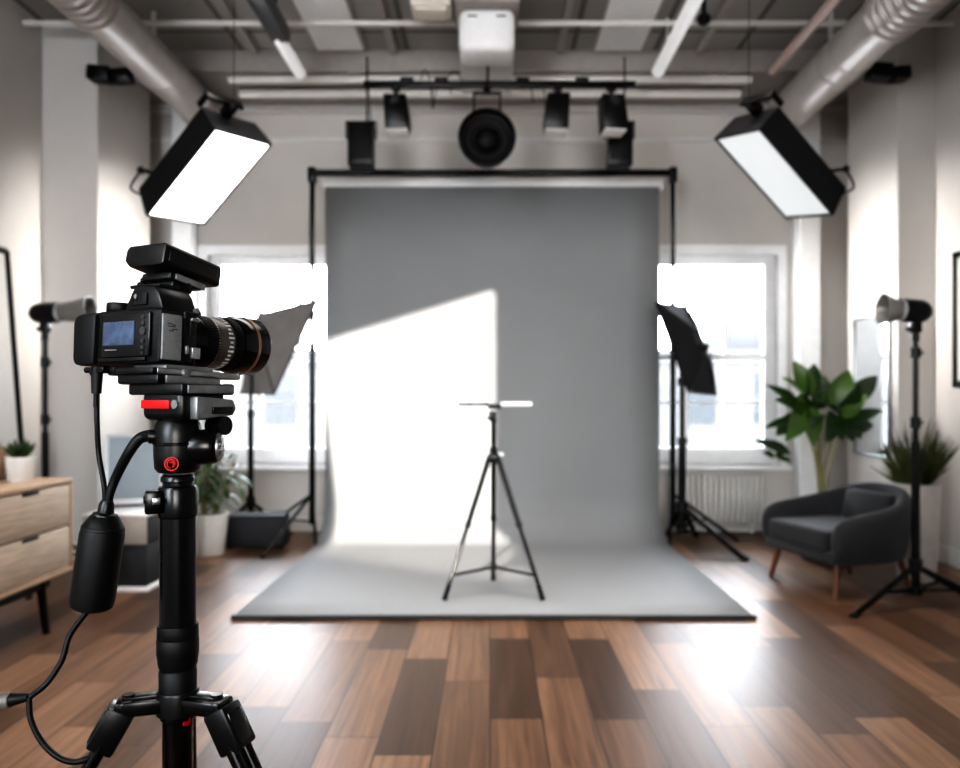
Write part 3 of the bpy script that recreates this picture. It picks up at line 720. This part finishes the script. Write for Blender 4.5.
# ================================================================ right side
# armchair
fx = Vector((-.97, -.25, 0)).normalized(); yaw = math.atan2(fx.y, fx.x) + PI / 2     # local -Y is the front
cc = Vector((2.13, 4.83, 0)); o = thing('armchair', 'charcoal fabric lounge armchair on splayed walnut legs', 'armchair', cc, yaw); M = frame(o)
hw_, dp = .365, .34
path = [(-hw_, -dp), (-hw_ - .005, -.16), (-hw_ + .003, .03), (-hw_ + .045, .17), (-.22, .26), (-.11, .295), (0, .305)]
path = path + [(-x, y) for x, y in path[-2::-1]]
n = len(path); b = bmesh.new(); rows = []
for i, (x, y) in enumerate(path):
    u = abs(i - (n - 1) / 2) / ((n - 1) / 2)          # 0 back, 1 arm fronts
    top = .61 if u < .25 else (.61 - .125 * min(1, (u - .25) / .5))
    if u > .95: top -= .035
    px_, py_ = path[max(i - 1, 0)]; qx, qy = path[min(i + 1, n - 1)]
    tx, ty = qx - px_, qy - py_; l_ = math.hypot(tx, ty); nx, ny = ty / l_, -tx / l_
    if nx * x + ny * y < 0: nx, ny = -nx, -ny
    thk = .045; bel = .02 * (1 - u)
    sec = [(-.075, .215), (-.03, .188), (.0, .212), (.028, .30), (.022 + .03 * (1 - u), top - .05), (.0 + .035 * (1 - u), top - .008), (-.03 + .03 * (1 - u), top), (-.058 + .03 * (1 - u), top - .012), (-.072 + .02 * (1 - u), top - .06), (-.08, .31), (-.08, .24)]
    rows.append([b.verts.new((x + nx * s, y + ny * s, z)) for s, z in sec])
m_ = len(rows[0])
for A, B in zip(rows, rows[1:]):
    for j in range(m_): b.faces.new((A[j], A[(j + 1) % m_], B[(j + 1) % m_], B[j]))
b.faces.new(rows[0]); b.faces.new(rows[-1][::-1]); bmesh.ops.recalc_face_normals(b, faces=b.faces[:])
q = MB(M); q._merge(b); sh = q.build('shell', FABRIC, o, 80)
sm = sh.modifiers.new('sub', 'SUBSURF'); sm.levels = 2; sm.render_levels = 2
se = MB(M).prism([(-.33, -.32), (.33, -.32), (.335, -.1), (.32, .09), (.23, .21), (.1, .25), (-.1, .25), (-.23, .21), (-.32, .09), (-.335, -.1)], lambda a, c, k: (a, c, .20 + .07 * k), .012).build('seat_base', FABRIC, o, 40)
cu = MB(M).box((0, -.065, .325), (.56, .54, .125), .032, 3).build('cushion', FABRIC, o, 80)
cu.modifiers.new('sub', 'SUBSURF').render_levels = 1
bc = MB(M).box((0, .19, .44), (.40, .09, .25), .035, 3, M=Matrix.Rotation(-.2, 4, 'X')).build('back_cushion', FABRIC, o, 80)
for x, y, ox, oy in ((-.27, -.25, -.035, -.04), (.27, -.25, .035, -.04), (-.23, .2, -.03, .06), (.23, .2, .03, .06)):
    MB(M).cyl((x, y, .215), (x + ox, y + oy, 0), .021, .012).build('leg', WOODLEG, o)

# big broad-leaved plant
p = Vector((2.33, 5.62, 0)); o = thing('potted_plant', 'large broad leaved green plant standing behind the armchair', 'potted plant', p)
MB(Matrix.Translation(p)).lathe([(0, 0), (.13, 0), (.14, .01), (.165, .38), (.165, .39), (.15, .39), (.148, .35), (0, .35)]).build('pot', CASE, o)
MB(Matrix.Translation(p)).cyl((0, 0, .335), (0, 0, .355), .148).build('soil', SOIL, o)
PY = 5.62
st = MB()
for pts in ([(822, 500), (817, 450), (808, 405), (806, 385)], [(823, 500), (824, 460), (838, 425), (846, 395)], [(821, 500), (815, 455), (803, 420), (795, 405)], [(824, 500), (830, 465), (842, 432), (858, 410)], [(822, 500), (819, 440), (818, 400)]):
    P_ = [at(x, y, PY + .01 * i) for i, (x, y) in enumerate(pts)]; P_[0] = Vector((P_[0].x, P_[0].y, .34)); st.tube(P_, .011, 7, 5, r1=.006)
st.build('stems', STEM, o)
L1 = [((810, 394), (794, 362), 17, .0, 1), ((810, 392), (814, 365), 15, .06, 0), ((800, 412), (767, 386), 15, -.06, 0), ((807, 406), (783, 379), 20, -.08, 1), ((816, 408), (824, 377), 19, .1, 0),
      ((797, 422), (766, 428), 11, .0, 0), ((806, 404), (786, 440), 22, -.1, 1), ((806, 408), (813, 445), 21, -.06, 1), ((836, 404), (848, 372), 22, .0, 1), ((846, 402), (876, 377), 18, .05, 0),
      ((842, 414), (866, 396), 17, -.06, 1), ((848, 424), (882, 411), 14, .0, 0), ((832, 414), (826, 441), 20, -.05, 0), ((838, 412), (832, 385), 18, .08, 0), ((845, 428), (872, 425), 14, .06, 0),
      ((808, 408), (796, 398), 16, -.12, 1), ((840, 412), (852, 440), 16, .05, 0), ((812, 402), (800, 425), 18, .08, 0), ((834, 410), (815, 398), 16, .03, 0), ((842, 408), (858, 385), 18, -.1, 0), ((804, 398), (806, 372), 14, -.05, 0), ((802, 410), (776, 400), 15, -.1, 0), ((820, 415), (812, 428), 16, -.12, 0), ((826, 405), (838, 382), 14, .1, 1), ((846, 418), (860, 437), 15, .02, 0), ((798, 416), (778, 434), 15, .05, 0), ((812, 396), (826, 390), 14, .1, 0), ((838, 420), (842, 440), 14, -.1, 0), ((850, 405), (866, 386), 14, .1, 1)]
la, lb = MB(), MB()
for (bx, by), (tx, ty), w, dy, br_ in L1:
    a = at(bx, by, PY); t = at(tx, ty, PY + dy * 1.6); d = (t - a).normalized()
    (lb if br_ else la).leaf(a - d * .02, t + d * .015, w * 1.12 / F * PY, up=(random.uniform(-.5, .5), -1 + random.uniform(-.2, .6), random.uniform(.1, .9)), droop=.06, fold=.35, n=10, shape=.7)
la.build('foliage', LEAF, o); lb.build('bright_foliage', LEAFY, o)  # some leaves take the brighter of two greens

# sill plant
p = at(776, 469, 6.68); p.z = WZ0; o = thing('potted_plant', 'small leafy plant in a tiny pot on the right window sill', 'potted plant', p)
MB(Matrix.Translation(p)).lathe([(0, 0), (.03, 0), (.04, .09), (.036, .09), (0, .08)]).build('pot', POTW, o)
lf = MB(); q = p + Vector((0, 0, .08))
st = MB()
for (bx, by), (tx, ty), w, yy in (((791, 454), (754, 440), .095, 6.6), ((776, 458), (786, 446), .05, 6.62), ((774, 457), (763, 452), .05, 6.6), ((777, 457), (792, 462), .05, 6.58)):
    m1, t1 = at(bx, by, yy), at(tx, ty, yy - .05); st.tube([q - Vector((0, 0, .01)), q.lerp(m1, .5) + Vector((0, 0, .03)), m1], .004, 6)
    lf.leaf(m1, t1, w, up=(.1, -1, .5), droop=.06)
st.build('stems', STEM, o); lf.build('foliage', LEAF, o)

# spiky grass in tall planter
p = Vector((2.665, 5.0, 0)); o = thing('potted_grass', 'spiky olive grass in a tall pale planter behind right strobe stand', 'potted plant', p)
MB(Matrix.Translation(p)).lathe([(0, 0), (.105, 0), (.11, .01), (.138, .58), (.14, .6), (.125, .6), (.122, .55), (0, .55)]).build('planter', POTC, o)
MB(Matrix.Translation(p)).cyl((0, 0, .54), (0, 0, .556), .123).build('soil', SOIL, o)
m_ = MB(); blades(m_, p + Vector((0, 0, .54)), 220, .52, .25, .017, 21, .1, .4); m_.build('grass', GRASS, o)

# radiator under right window
o = thing('radiator', 'white ribbed radiator under the right window', 'radiator', (1.62, 6.68, .08))
x0, x1 = (655 - CX) / F * 6.68, (764 - CX) / F * 6.68; b = MB(); nr = 19
for i in range(nr): b.box((x0 + (i + .5) * (x1 - x0) / nr, 6.68, .28), ((x1 - x0) / nr * .6, .075, .40), .012)
b.build('ribs', TRIM, o)
MB().box(((x0 + x1) / 2, 6.70, .28), (x1 - x0, .012, .37)).box(((x0 + x1) / 2, 6.69, .495), (x1 - x0, .08, .02), .004).build('panel', TRIM, o)
b = MB()
for x in (x0 + .1, x1 - .1): b.box((x, 6.69, .04), (.03, .05, .085))
b.build('foot', TRIM, o)
MB().cyl((x1, 6.69, .14), (x1 + .06, 6.69, .14), .012).cyl((x1 + .06, 6.69, .14), (x1 + .06, 6.69, 0), .01).build('valve_pipe', PIPE, o)

# mirror on right pilaster, picture at far right
def wall_frame(x, ya, yb, za, zb, fm, im, nm, label, cat, w=.02, face='pane'):
    o = thing(nm, label, cat, (x, (ya + yb) / 2, za)); b = MB()
    for y in (ya, yb): b.box((x - .012, y, (za + zb) / 2), (.024, w, zb - za + w), .003)
    for z in (za, zb): b.box((x - .012, (ya + yb) / 2, z), (.024, yb - ya + w, w), .003)
    b.build('frame', fm, o); MB().box((x - .008, (ya + yb) / 2, (za + zb) / 2), (.012, yb - ya - w * .6, zb - za - w * .6)).build(face, im, o)
wall_frame(2.858, 5.70, 6.24, .70, 1.73, STEEL, MIRROR, 'wall_mirror', 'thin framed mirror on the right pilaster above the armchair', 'mirror', .018, 'mirror_pane')
wall_frame(3.118, 4.4, 5.335, 1.22, 2.08, BLACK, CANVAS, 'picture_frame', 'black picture frame on the right wall at photo edge', 'picture', .04, 'picture')

# ================================================================ foreground camera rig
KX, KY = -.359, .92
az = math.atan2(-KX, KY)                        # the column is seen along this heading
VM = Matrix.Translation((KX, KY, 0)) @ Matrix.Rotation(az, 4, 'Z')
def lx_(px): return (px - 178) / 933.
def lz_(py): return H - (py - CY) / 870.
o = thing('camera_tripod', 'heavy black video tripod with red trimmed head in the foreground', 'tripod', (KX, KY, 0), az)
TR = o; MV = frame(o)
def prf(l): return [(r / 933. / 1.0, lz_(y)) for r, y in l]
MB(MV).lathe(prf([(0, 474), (15, 474), (17.5, 477), (17.5, 481), (15.5, 482), (15.5, 485), (18, 487)]), None, 40).build('neck_ring', BMETAL, o)
MB(MV).lathe(prf([(0, 486), (19, 486), (20.5, 489), (20.5, 512), (20, 516), (18.6, 517), (18.6, 626), (0, 626)]), None, 48).build('upper_tube', BMETAL, o)
b = MB(MV).box((lx_(154), -.004, lz_(500)), (.018, .03, .026), .003).cyl((lx_(152), -.012, lz_(497)), (lx_(147), -.012, lz_(497)), .006).cyl((lx_(147.5), -.012, lz_(497)), (lx_(144.5), -.012, lz_(497)), .0045)
b.build('tube_clamp', BMETAL, o)
MB(MV).box((lx_(157), -.021, lz_(498)), (.009, .006, .007), .001).build('clamp_bolt', STEEL, o)
MB(MV).lathe(prf([(0, 624), (20.5, 624), (21, 626), (21.2, 636), (20.8, 637), (21.6, 638.5), (21.6, 653), (21.2, 654), (21, 656), (20, 664), (18.5, 667), (18.5, 669), (19.3, 670), (19.3, 691), (0, 692)]), None, 48).build('lock_grip', RUBBER, o)
# spider
MB(MV).lathe(prf([(0, 688), (21, 689), (22, 692), (22, 712), (16, 714), (0, 714)]), None, 36).build('spider_hub', BLACK, o)
MB(MV).lathe(prf([(0, 710), (18, 711), (18, 717), (15.8, 719), (15.6, 800), (14, 802), (14, 900), (0, 901)]), None, 32).build('lower_column', GLOSSB, o)
MB(MV).box((lx_(186.5), -.0145, lz_(718)), (.009, .004, .008), .0008, M=Matrix.Rotation(.5, 4, 'Z')).build('red_mark', RED, o)
def tri_leg(a):
    R = Matrix.Translation((KX, KY, 0)) @ Matrix.Rotation(a, 4, 'Z')             # local +X outward
    z0 = lz_(699); th = math.radians(29)
    arm = MB(R).box((.033, 0, z0 - .002), (.05, .032, .017), .003).box((.031, 0, z0 + .0075), (.046, .017, .004), .001)
    arm.box((.055, .0, z0 - .004), (.02, .03, .022), .004)
    ar = arm.build('spider_arm', BMETAL, TR)
    MB(R).cyl((.052, 0, z0 + .006), (.052, 0, z0 + .0115), .0075, .0065).build('arm_bolt', GLOSSB, ar)
    J = R @ Matrix.Translation((.058, 0, z0 - .004)) @ Matrix.Rotation(-th, 4, 'Y')    # -Z runs down the leg
    L_ = (z0 - .004) / math.cos(th)
    lg = MB(J).box((0, 0, -.024), (.030, .034, .050), .004).build('leg', BLACK, TR)
    MB(J).box((.0125, 0, -.026), (.008, .026, .038), .003).build('angle_lock', GLOSSB, lg)
    b = MB(J)
    for s in (-1, 1): b.cyl((0, s * .0105, -.04), (0, s * .0105, -L_ * .55), .0072, seg=16)
    b.box((0, 0, -L_ * .55), (.024, .04, .04), .005).cyl((0, 0, -L_ * .5), (0, 0, -L_ + .02), .0095)
    b.build('leg_tube', BMETAL, lg)
    MB(J).cyl((0, 0, -L_ + .04), (0, 0, -L_ + .006), .013, .016).build('foot', RUBBER, lg)
for a in (-.30, PI + .30, PI / 2 + .33): tri_leg(a)

# head: body, side drum, logo, red strip (yawed with the camera)
TH = math.radians(27.6)
HB = MV
MB(HB).lathe(prf([(0, 472), (20, 472), (23.5, 468), (24.5, 455), (24.5, 436), (23, 424), (18, 417), (12, 412), (0, 412)]), None, 40).build('head_body', BLACK, o)
MB(HB).lathe([(.0262, lz_(445)), (.0272, lz_(444)), (.0272, lz_(442.5)), (.0262, lz_(441.5))], None, 40).build('head_seam', GLOSSB, o)
dr = Vector((math.cos(-.25), math.sin(-.25), 0)); p0 = Vector((.008, -.004, lz_(447)))
Md = HB @ Matrix.Translation(p0) @ dr.to_track_quat('Z', 'Y').to_matrix().to_4x4()
MB(Md).lathe([(0, 0), (.017, .0), (.0205, .012), (.0205, .028), (.019, .034), (.017, .0365), (0, .0365)], None, 36).build('tension_drum', BMETAL, o)
kb = MB(Md).lathe([(.0165, .0365), (.0165, .039), (.013, .041), (.013, .0385), (.0, .0385)], None, 36)
for k in range(5): kb.box((0, 0, .040), (.003, .028, .003), .0006, M=Matrix.Rotation(k * PI / 5, 4, 'Z'))
kb.build('drum_dial', STEEL, o)
# red emblem ring
lg = HB @ Matrix.Translation((lx_(172), -.0255, lz_(462))) @ Matrix.Rotation(PI / 2, 4, 'X') @ Matrix.Rotation(-.2, 4, 'Y')
e = MB(lg).lathe([(.0066, 0), (.0066, .0016), (.0078, .0016), (.0078, 0)], None, 32)
e.tube([(.0045, -.001, .0012), (.002, .0042, .0012), (-.003, .0035, .0012), (-.0045, -.002, .0012), (-.001, -.0045, .0012)], .0008, 6)
e.tube([(-.002, .001, .0012), (.0012, .002, .0012), (.0025, -.0012, .0012), (.0015, -.0038, .0012)], .0009, 6)
e.build('red_emblem', RED, o)
# yawed head top
HT = Matrix.Translation((KX, KY, 0)) @ Matrix.Rotation(-TH, 4, 'Z')
zt = lz_(405)
MB(HT).box((.004, .006, zt), (.066, .066, .034), .008, 3).build('head_top', BLACK, o)
MB(HT).box((-.004, -.0275, zt + .001), (.045, .003, .0095), .001).build('red_strip', RED, o)
MB(HT).cyl((.027, -.029, zt + .001), (.027, -.026, zt + .001), .005).build('strip_bolt', STEEL, o)
MB(HT @ Matrix.Translation((.016, .012, 0))).prism([(-.028, -.016), (.026, -.012), (.031, -.004), (.026, .006), (-.028, .010)], lambda a, c, k: (.0205 + .012 * k, a, zt + c), .002).build('side_plate', PLATE, o)
MB(HT).box((.0495, .020, zt - .006), (.004, .030, .008), .001).build('side_slot', GLOSSB, o)
MB(HT).cyl((.022, .03, zt - .024), (.044, .03, zt - .024), .011, seg=24).build('side_knob', BMETAL, o)
# pitched plates
PM = Matrix.Translation((-.435, .9335, 1.2175)) @ Matrix.Rotation(-TH, 4, 'Z') @ Matrix.Rotation(math.radians(-2.2), 4, 'X')
MB(HT).box((-.004, .010, lz_(389.5)), (.088, .078, .013), .003).build('lower_slide', BLACK, o)
MB(HT).box((.0405, .012, lz_(389.5)), (.003, .068, .009), .001).build('lower_slide_edge', PLATE, o)
MB(PM).box((.046, .038, -.0495), (.068, .092, .012), .003).build('slide_base', BLACK, o)
MB(PM).box((.0805, .042, -.0495), (.003, .08, .009), .001).build('slide_base_edge', PLATE, o)
MB(PM).box((.046, .053, -.0405), (.062, .132, .0075), .002).build('quick_release_plate', BLACK, o)
MB(PM).box((.0775, .055, -.0405), (.0025, .124, .006), .0008).build('plate_edge', STEEL, o)
MB(PM).box((.040, .048, -.0345), (.055, .07, .006), .001).build('camera_pad', PLATE, o)
MB(PM).cyl((.078, .03, -.041), (.084, .03, -.041), .005).build('plate_lock', PLATE, o)
MB(PM).box((.008, .006, -.040), (.034, .022, .010), .002).box((-.018, -.006, -.0385), (.024, .014, .008), .002).cyl((-.03, -.008, -.0385), (-.042, -.008, -.0385), .0035).box((-.006, .0, -.0385), (.02, .012, .006), .001).build('cable_clamp', BMETAL, o)
MB(PM).cyl((-.0225, -.008, -.036), (-.0225, -.008, -.066), .0068, .0055).cyl((-.0225, -.008, -.066), (-.023, -.008, -.082), .003, .0025).build('plug', RUBBER, o)

# camera
o = thing('camera', 'black photo camera with long lens mounted on the heavy tripod', 'camera', PM.translation, -TH); CAM = o
hb = .0315
b = MB(PM).prism([(-.0725, -.028), (-.066, -hb), (.068, -hb), (.0725, -.028), (.0725, .027), (.069, .0315), (-.03, .0315), (-.05, .0295), (-.067, .0265), (-.0725, .020)], lambda a, c, k: (a, .052 * k, c), .003)
b.box((0, .046, -.001), (.098, .018, .058), .005)
b.build('body', MATTE, o)
MB(PM).prism([(-.0735, -.027), (-.0675, -.0325), (-.034, -.0325), (-.032, .030), (-.055, .030), (-.067, .0285), (-.0735, .022)], lambda a, c, k: (a, -.006 + .066 * k, c), .005).build('grip', RUBBER, o)
MB(PM).box((.0185, -.002, .0015), (.082, .005, .051), .0018).build('screen_bezel', GLOSSB, o)
MB(PM).box((.009, -.0052, .0035), (.052, .002, .0275), .0005).build('screen', SCREEN, o)
MB(PM).box((-.004, -.0052, -.0155), (.020, .001, .0012)).build('status_strip', GREYP, o)
b = MB(PM)
for z, r in ((.021, .0022), (.014, .0026), (.005, .0048), (-.006, .0026), (-.0135, .0024), (-.020, .002)): b.cyl((.0495, -.0035, z), (.0495, -.006, z), r, seg=16)
b.build('buttons', CASE, o)
MB(PM).box((.012, -.002, -.0265), (.08, .004, .0045), .001).build('lower_ridge', GLOSSB, o)
# prism hump and dials
MB(PM).prism([(.004, .030), (.072, .030), (.064, .049), (.056, .058), (.030, .060), (.020, .056)], lambda a, c, k: (a, .003 + .05 * k, c), .004).build('viewfinder_hump', BLACK, o)
MB(PM).box((.034, .002, .043), (.026, .004, .014), .0015).build('eyepiece', RUBBER, o)
MB(PM).cyl((.031, -.002, .046), (.031, .001, .046), .0028).build('hump_button', STEEL, o)
MB(PM).lathe([(0, 0), (.013, 0), (.0145, .002), (.0145, .0095), (.0135, .011), (0, .011)], Matrix.Translation((-.016, .014, .031)), 32).build('mode_dial', RUBBER, o)
MB(PM).cyl((-.052, .03, .027), (-.052, .032, .034), .0085).build('shutter_button', STEEL, o)
MB(PM).box((-.061, .008, .0265), (.016, .012, .003), .001, M=Matrix.Rotation(.2, 4, 'Y')).build('thumb_wheel', PLATE, o)
# side panel and fittings
MB(PM).box((.0735, .0145, -.001), (.003, .027, .052), .001).build('side_panel', GREYP, o)
b = MB(PM)
for y, z, l in ((.010, .014, .006), (.013, .011, .010), (.017, .008, .008), (.016, .013, .005), (.013, .006, .006)): b.box((.0752, y, z), (.0006, l, .0012))
b.build('side_marks', CASE, o)
b = MB(PM).box((.0725, .040, .005), (.006, .018, .052), .002).box((.076, .042, .012), (.004, .008, .018), .001).box((.076, .046, .028), (.004, .014, .006), .001, M=Matrix.Rotation(.5, 4, 'X'))
b.build('side_housing', BLACK, o)
MB(PM).box((.077, .046, -.017), (.005, .012, .013), .001).build('side_latch', STEEL, o)
MB(PM).box((.0765, .034, -.014), (.003, .004, .010), .001).build('side_catch', STEEL, o)
MB(PM).box((.0765, .045, .022), (.004, .012, .004), .0008).build('strap_lug', STEEL, o)
MB(PM).cyl((.074, .046, .033), (.079, .046, .033), .003).build('side_screw', STEEL, o)
# lens
LM = PM @ Matrix.Translation((.002, .05, .0045)) @ Matrix.Rotation(math.radians(1.2), 4, 'X') @ Matrix.Rotation(-PI / 2, 4, 'X') @ Matrix.Diagonal((1.04, 1.04, 1.06, 1))
def ring(prof, m, nm, seg=56): return MB(LM).lathe(prof, None, seg).build(nm, m, LENS)
LENS = MB(LM).lathe([(0, 0), (.034, 0), (.0345, .004), (.032, .006), (.0295, .012), (.0295, .045), (.0315, .048), (.0315, .052), (0, .052)], None, 56).build('lens', BMETAL, o)
b = MB(LM)
for k in range(60):
    a = 2 * PI * k / 60; b.box((.0318 * math.cos(a), .0318 * math.sin(a), .062), (.002, .0019, .020), .0004, M=Matrix.Rotation(a, 4, 'Z'))
b.lathe([(.0, .05), (.0312, .05), (.0312, .075), (0, .075)], None, 56); b.build('zoom_ring', RUBBER, LENS)
ring([(.0, .072), (.0322, .072), (.0326, .074), (.0326, .094), (.0318, .096), (0, .096)], BROWNM, 'barrel_band')
ring([(.0, .068), (.0328, .069), (.0328, .0705), (.0, .071)], STEEL, 'scale_line')
b = MB(LM)
for k in range(36):
    a = 2 * PI * k / 36
    b.box((.0328 * math.cos(a), .0328 * math.sin(a), .088), (.0008, .0022, .0045 + .002 * (k % 3)), M=Matrix.Rotation(a, 4, 'Z'))
b.build('scale_marks', MARK, LENS)
b = MB(LM)
for k in range(72):
    a = 2 * PI * k / 72; b.box((.0338 * math.cos(a), .0338 * math.sin(a), .1035), (.0014, .0017, .011), .0003, M=Matrix.Rotation(a, 4, 'Z'))
b.lathe([(0, .096), (.0334, .097), (.0334, .111), (0, .111)], None, 56); b.build('focus_ring', RUBBER, LENS)
ring([(.0, .109), (.0352, .110), (.0372, .114), (.0378, .128), (.0374, .130), (0, .13)], GLOSSB, 'front_barrel')
ring([(.0374, .1295), (.0386, .130), (.0388, .1325), (.0378, .134), (.03, .134)], BRONZE, 'bronze_ring')
ring([(.0, .133), (.0376, .134), (.0382, .150), (.0372, .152), (.034, .150), (.030, .140), (0, .139)], GLOSSB, 'lens_hood')
# the strap of the accessory shoe
MB(PM).box((.030, .026, .060), (.05, .03, .004), .001).build('hot_shoe', BMETAL, o)

o = thing('shotgun_microphone', 'flat black microphone block on top of the camera', 'microphone', PM @ Vector((.02, .06, .066)), -TH)
MM = PM @ Matrix.Translation((.016, .033, .0985)) @ Matrix.Rotation(math.radians(-9), 4, 'X')
MB(MM).prism([(-.034, -.006), (-.034, .008), (-.029, .0125), (.031, .0125), (.034, .009), (.034, -.012), (.030, -.0145), (-.024, -.0145)], lambda a, c, k: (a, -.012 + .088 * k, c), .0022).build('body', BLACK, o)
MB(MM).box((.0345, .032, -.001), (.0012, .074, .017), .0004).build('side_face', GLOSSB, o)
MB(MM).box((.004, .03, -.0215), (.050, .05, .009), .002).box((.006, .03, -.0165), (.03, .03, .006), .001).build('shoe_mount', BLACK, o)
MB(MM).box((.0305, .034, -.0215), (.002, .045, .0075), .0006).build('mount_edge', PLATE, o)
MB(MM).box((.006, .026, -.030), (.044, .03, .009), .002).cyl((-.020, .012, -.024), (-.026, .010, -.024), .0035).cyl((-.016, .01, -.031), (-.026, .008, -.031), .0045).cyl((.028, .03, -.029), (.034, .03, -.029), .004).build('shock_clamp', BMETAL, o)

# hanging microphone with cables
Yc = .93
top = at(107, 503, Yc); bot = at(91, 609, Yc); dv = (top - bot); Lh = dv.length
HM = Matrix.Translation(bot) @ dv.to_track_quat('Z', 'Y').to_matrix().to_4x4()
o = thing('hanging_microphone', 'black foam covered microphone hanging from cables beside the tripod', 'microphone', bot)
MB(HM).lathe([(0, 0), (.019, .0005), (.0232, .004), (.0245, .012), (.0245, Lh - .036), (.022, Lh - .026), (.016, Lh - .016), (.0135, Lh - .014), (0, Lh - .014)], None, 40).build('foam_cover', RUBBER, o)
MB(HM).lathe([(.0145, Lh - .018), (.015, Lh - .016), (.0135, Lh - .0125), (.009, Lh - .011), (.0085, Lh - .002), (.0065, Lh + .003), (0, Lh + .003)], None, 28).build('cable_gland', BLACK, o)
MB(HM).lathe([(.0215, Lh - .0262), (.0232, Lh - .0275), (.0238, Lh - .0305), (.0228, Lh - .032)], None, 36).build('top_ring', RUBBER, o)
tip = HM @ Vector((0, 0, Lh))
pl = PM @ Vector((-.0335, -.008, -.039))
c1 = MB().tube([pl, at(96.5, 385, pl.y), at(97, 420, pl.y - .005), at(99, 455, .94), at(104, 485, Yc), tip + Vector((-.002, 0, -.004))], .0031, 10).build('cable', RUBBER)
tag(c1, 'thin black cable from the camera plate to the hanging microphone', 'cable')
h0 = MV @ Vector((-.022, -.004, lz_(436)))
hd = MB().tube([h0, at(147, 436, .92), at(138, 440, .92), at(128, 454, .92), at(117, 475, Yc), at(110, 493, Yc), tip + Vector((.001, 0, -.004))], .0072, 14, r1=.0046).build('cable', RUBBER)
tag(hd, 'thick black cable curving from the tripod head down to the hanging microphone', 'cable')
MB(MV).cyl((lx_(158), -.004, lz_(436)), (lx_(149), -.004, lz_(436)), .0085, .008, bev=.001).build('cable_socket', BLACK, TR)
lo = MB().tube([HM @ Vector((-.004, 0, .002)), at(70, 635, .92), at(62, 660, .91), at(47, 683, .90), at(30, 697, .895)], .0033, 10).build('cable', RUBBER)
tag(lo, 'black cable from the microphone foot to the grey connector', 'cable')
lo2 = MB().tube([at(29, 698, .895), at(31, 720, .89), at(42, 742, .885), at(58, 757, .88), at(75, 762, .88), at(92, 757, .885), at(100, 752, .90)], .0033, 10).build('cable', RUBBER)
tag(lo2, 'black cable looping from the grey connector to the tripod leg', 'cable')
o = thing('connector', 'grey cable connector with black sleeve at lower left edge', 'connector', at(12, 705, .895))
MB().cyl(at(10, 700, .895), at(29, 697, .895), .0078, .004, bev=.001).build('sleeve', RUBBER, o)
MB().cyl(at(-26, 703, .895), at(11, 700, .895), .0088, bev=.001).build('shell', mat('grey_connector', (.16, .145, .13), .5, .2), o)

# ================================================================ light
w = bpy.data.worlds.new('sky'); scn.world = w; w.use_nodes = True
nt = w.node_tree; bg = nt.nodes['Background']
tc = nt.nodes.new('ShaderNodeTexCoord'); sp = nt.nodes.new('ShaderNodeSeparateXYZ'); cr = nt.nodes.new('ShaderNodeValToRGB')
nt.links.new(tc.outputs['Generated'], sp.inputs[0]); nt.links.new(sp.outputs['Z'], cr.inputs[0])
cr.color_ramp.elements[0].color = (.88, .93, 1, 1); cr.color_ramp.elements[1].color = (.8, .9, 1, 1)
nt.links.new(cr.outputs[0], bg.inputs['Color']); bg.inputs['Strength'].default_value = 10

def lamp(kind, name, loc, energy, color=(1, 1, 1), target=None, **kw):
    d = bpy.data.lights.new(name, kind); d.energy = energy; d.color = color
    for k, v in kw.items(): setattr(d, k, v)
    o = bpy.data.objects.new(name, d); COL.objects.link(o); o.location = loc
    if target is not None: o.rotation_euler = (Vector(target) - Vector(loc)).to_track_quat('-Z', 'Y').to_euler()
    return o
lamp('SUN', 'sun', (-4, -6, 5), 5.5, (1, .93, .84), target=Vector((-4, -6, 5)) + SUN, angle=math.radians(.55))
for x0, x1 in WINS:
    q = lamp('AREA', 'window_portal', ((x0 + x1) / 2, YB + T + .02, (WZ0 + WZ1) / 2), 1, target=((x0 + x1) / 2, 0, (WZ0 + WZ1) / 2), shape='RECTANGLE', size=x1 - x0, size_y=WZ1 - WZ0)
    q.data.cycles.is_portal = True
lamp('AREA', 'ceiling_fill', (0, 3.5, 3.68), 34, (1, .96, .92), target=(0, 3.5, 0), shape='RECTANGLE', size=3.2, size_y=2.0, spread=math.radians(105))  # added overhead fill, no such fitting hangs in the room
lamp('AREA', 'rear_fill', (.6, -1.7, 1.9), 8, (1, .97, .94), target=(.1, 6.5, 1.5), shape='RECTANGLE', size=2.0, size_y=1.6, spread=math.radians(46), specular_factor=.4)  # added soft fill from behind the camera, not daylight from a window

for sx_ in (-1, 1):
    lamp('AREA', 'side_fill', (-.015 + .03 * sx_, 5.78, 2.70), 4.5, (1, .98, .96), target=(2.8 * sx_, 5.88, 1.9), shape='RECTANGLE', size=.3, size_y=.3, spread=math.radians(44))  # added sideways fill for the pilasters, not part of the lighting track

# ================================================================ camera
cd = bpy.data.cameras.new('photo_camera'); cam = bpy.data.objects.new('photo_camera', cd); COL.objects.link(cam)
cam.location = (0, 0, H); cam.rotation_euler = (PI / 2, 0, 0)
cd.sensor_width = 36; cd.lens = 36 * F / 960; cd.shift_x = -(CX - 480) / 960; cd.shift_y = (CY - 384) / 960
cd.clip_start = .05; cd.clip_end = 200
cd.dof.use_dof = True; cd.dof.focus_distance = .97; cd.dof.aperture_fstop = 4.3; cd.dof.aperture_blades = 0
scn.camera = cam
scn.view_settings.view_transform = 'Standard'
scn.view_settings.look = 'High Contrast'
scn.view_settings.exposure = 1.18
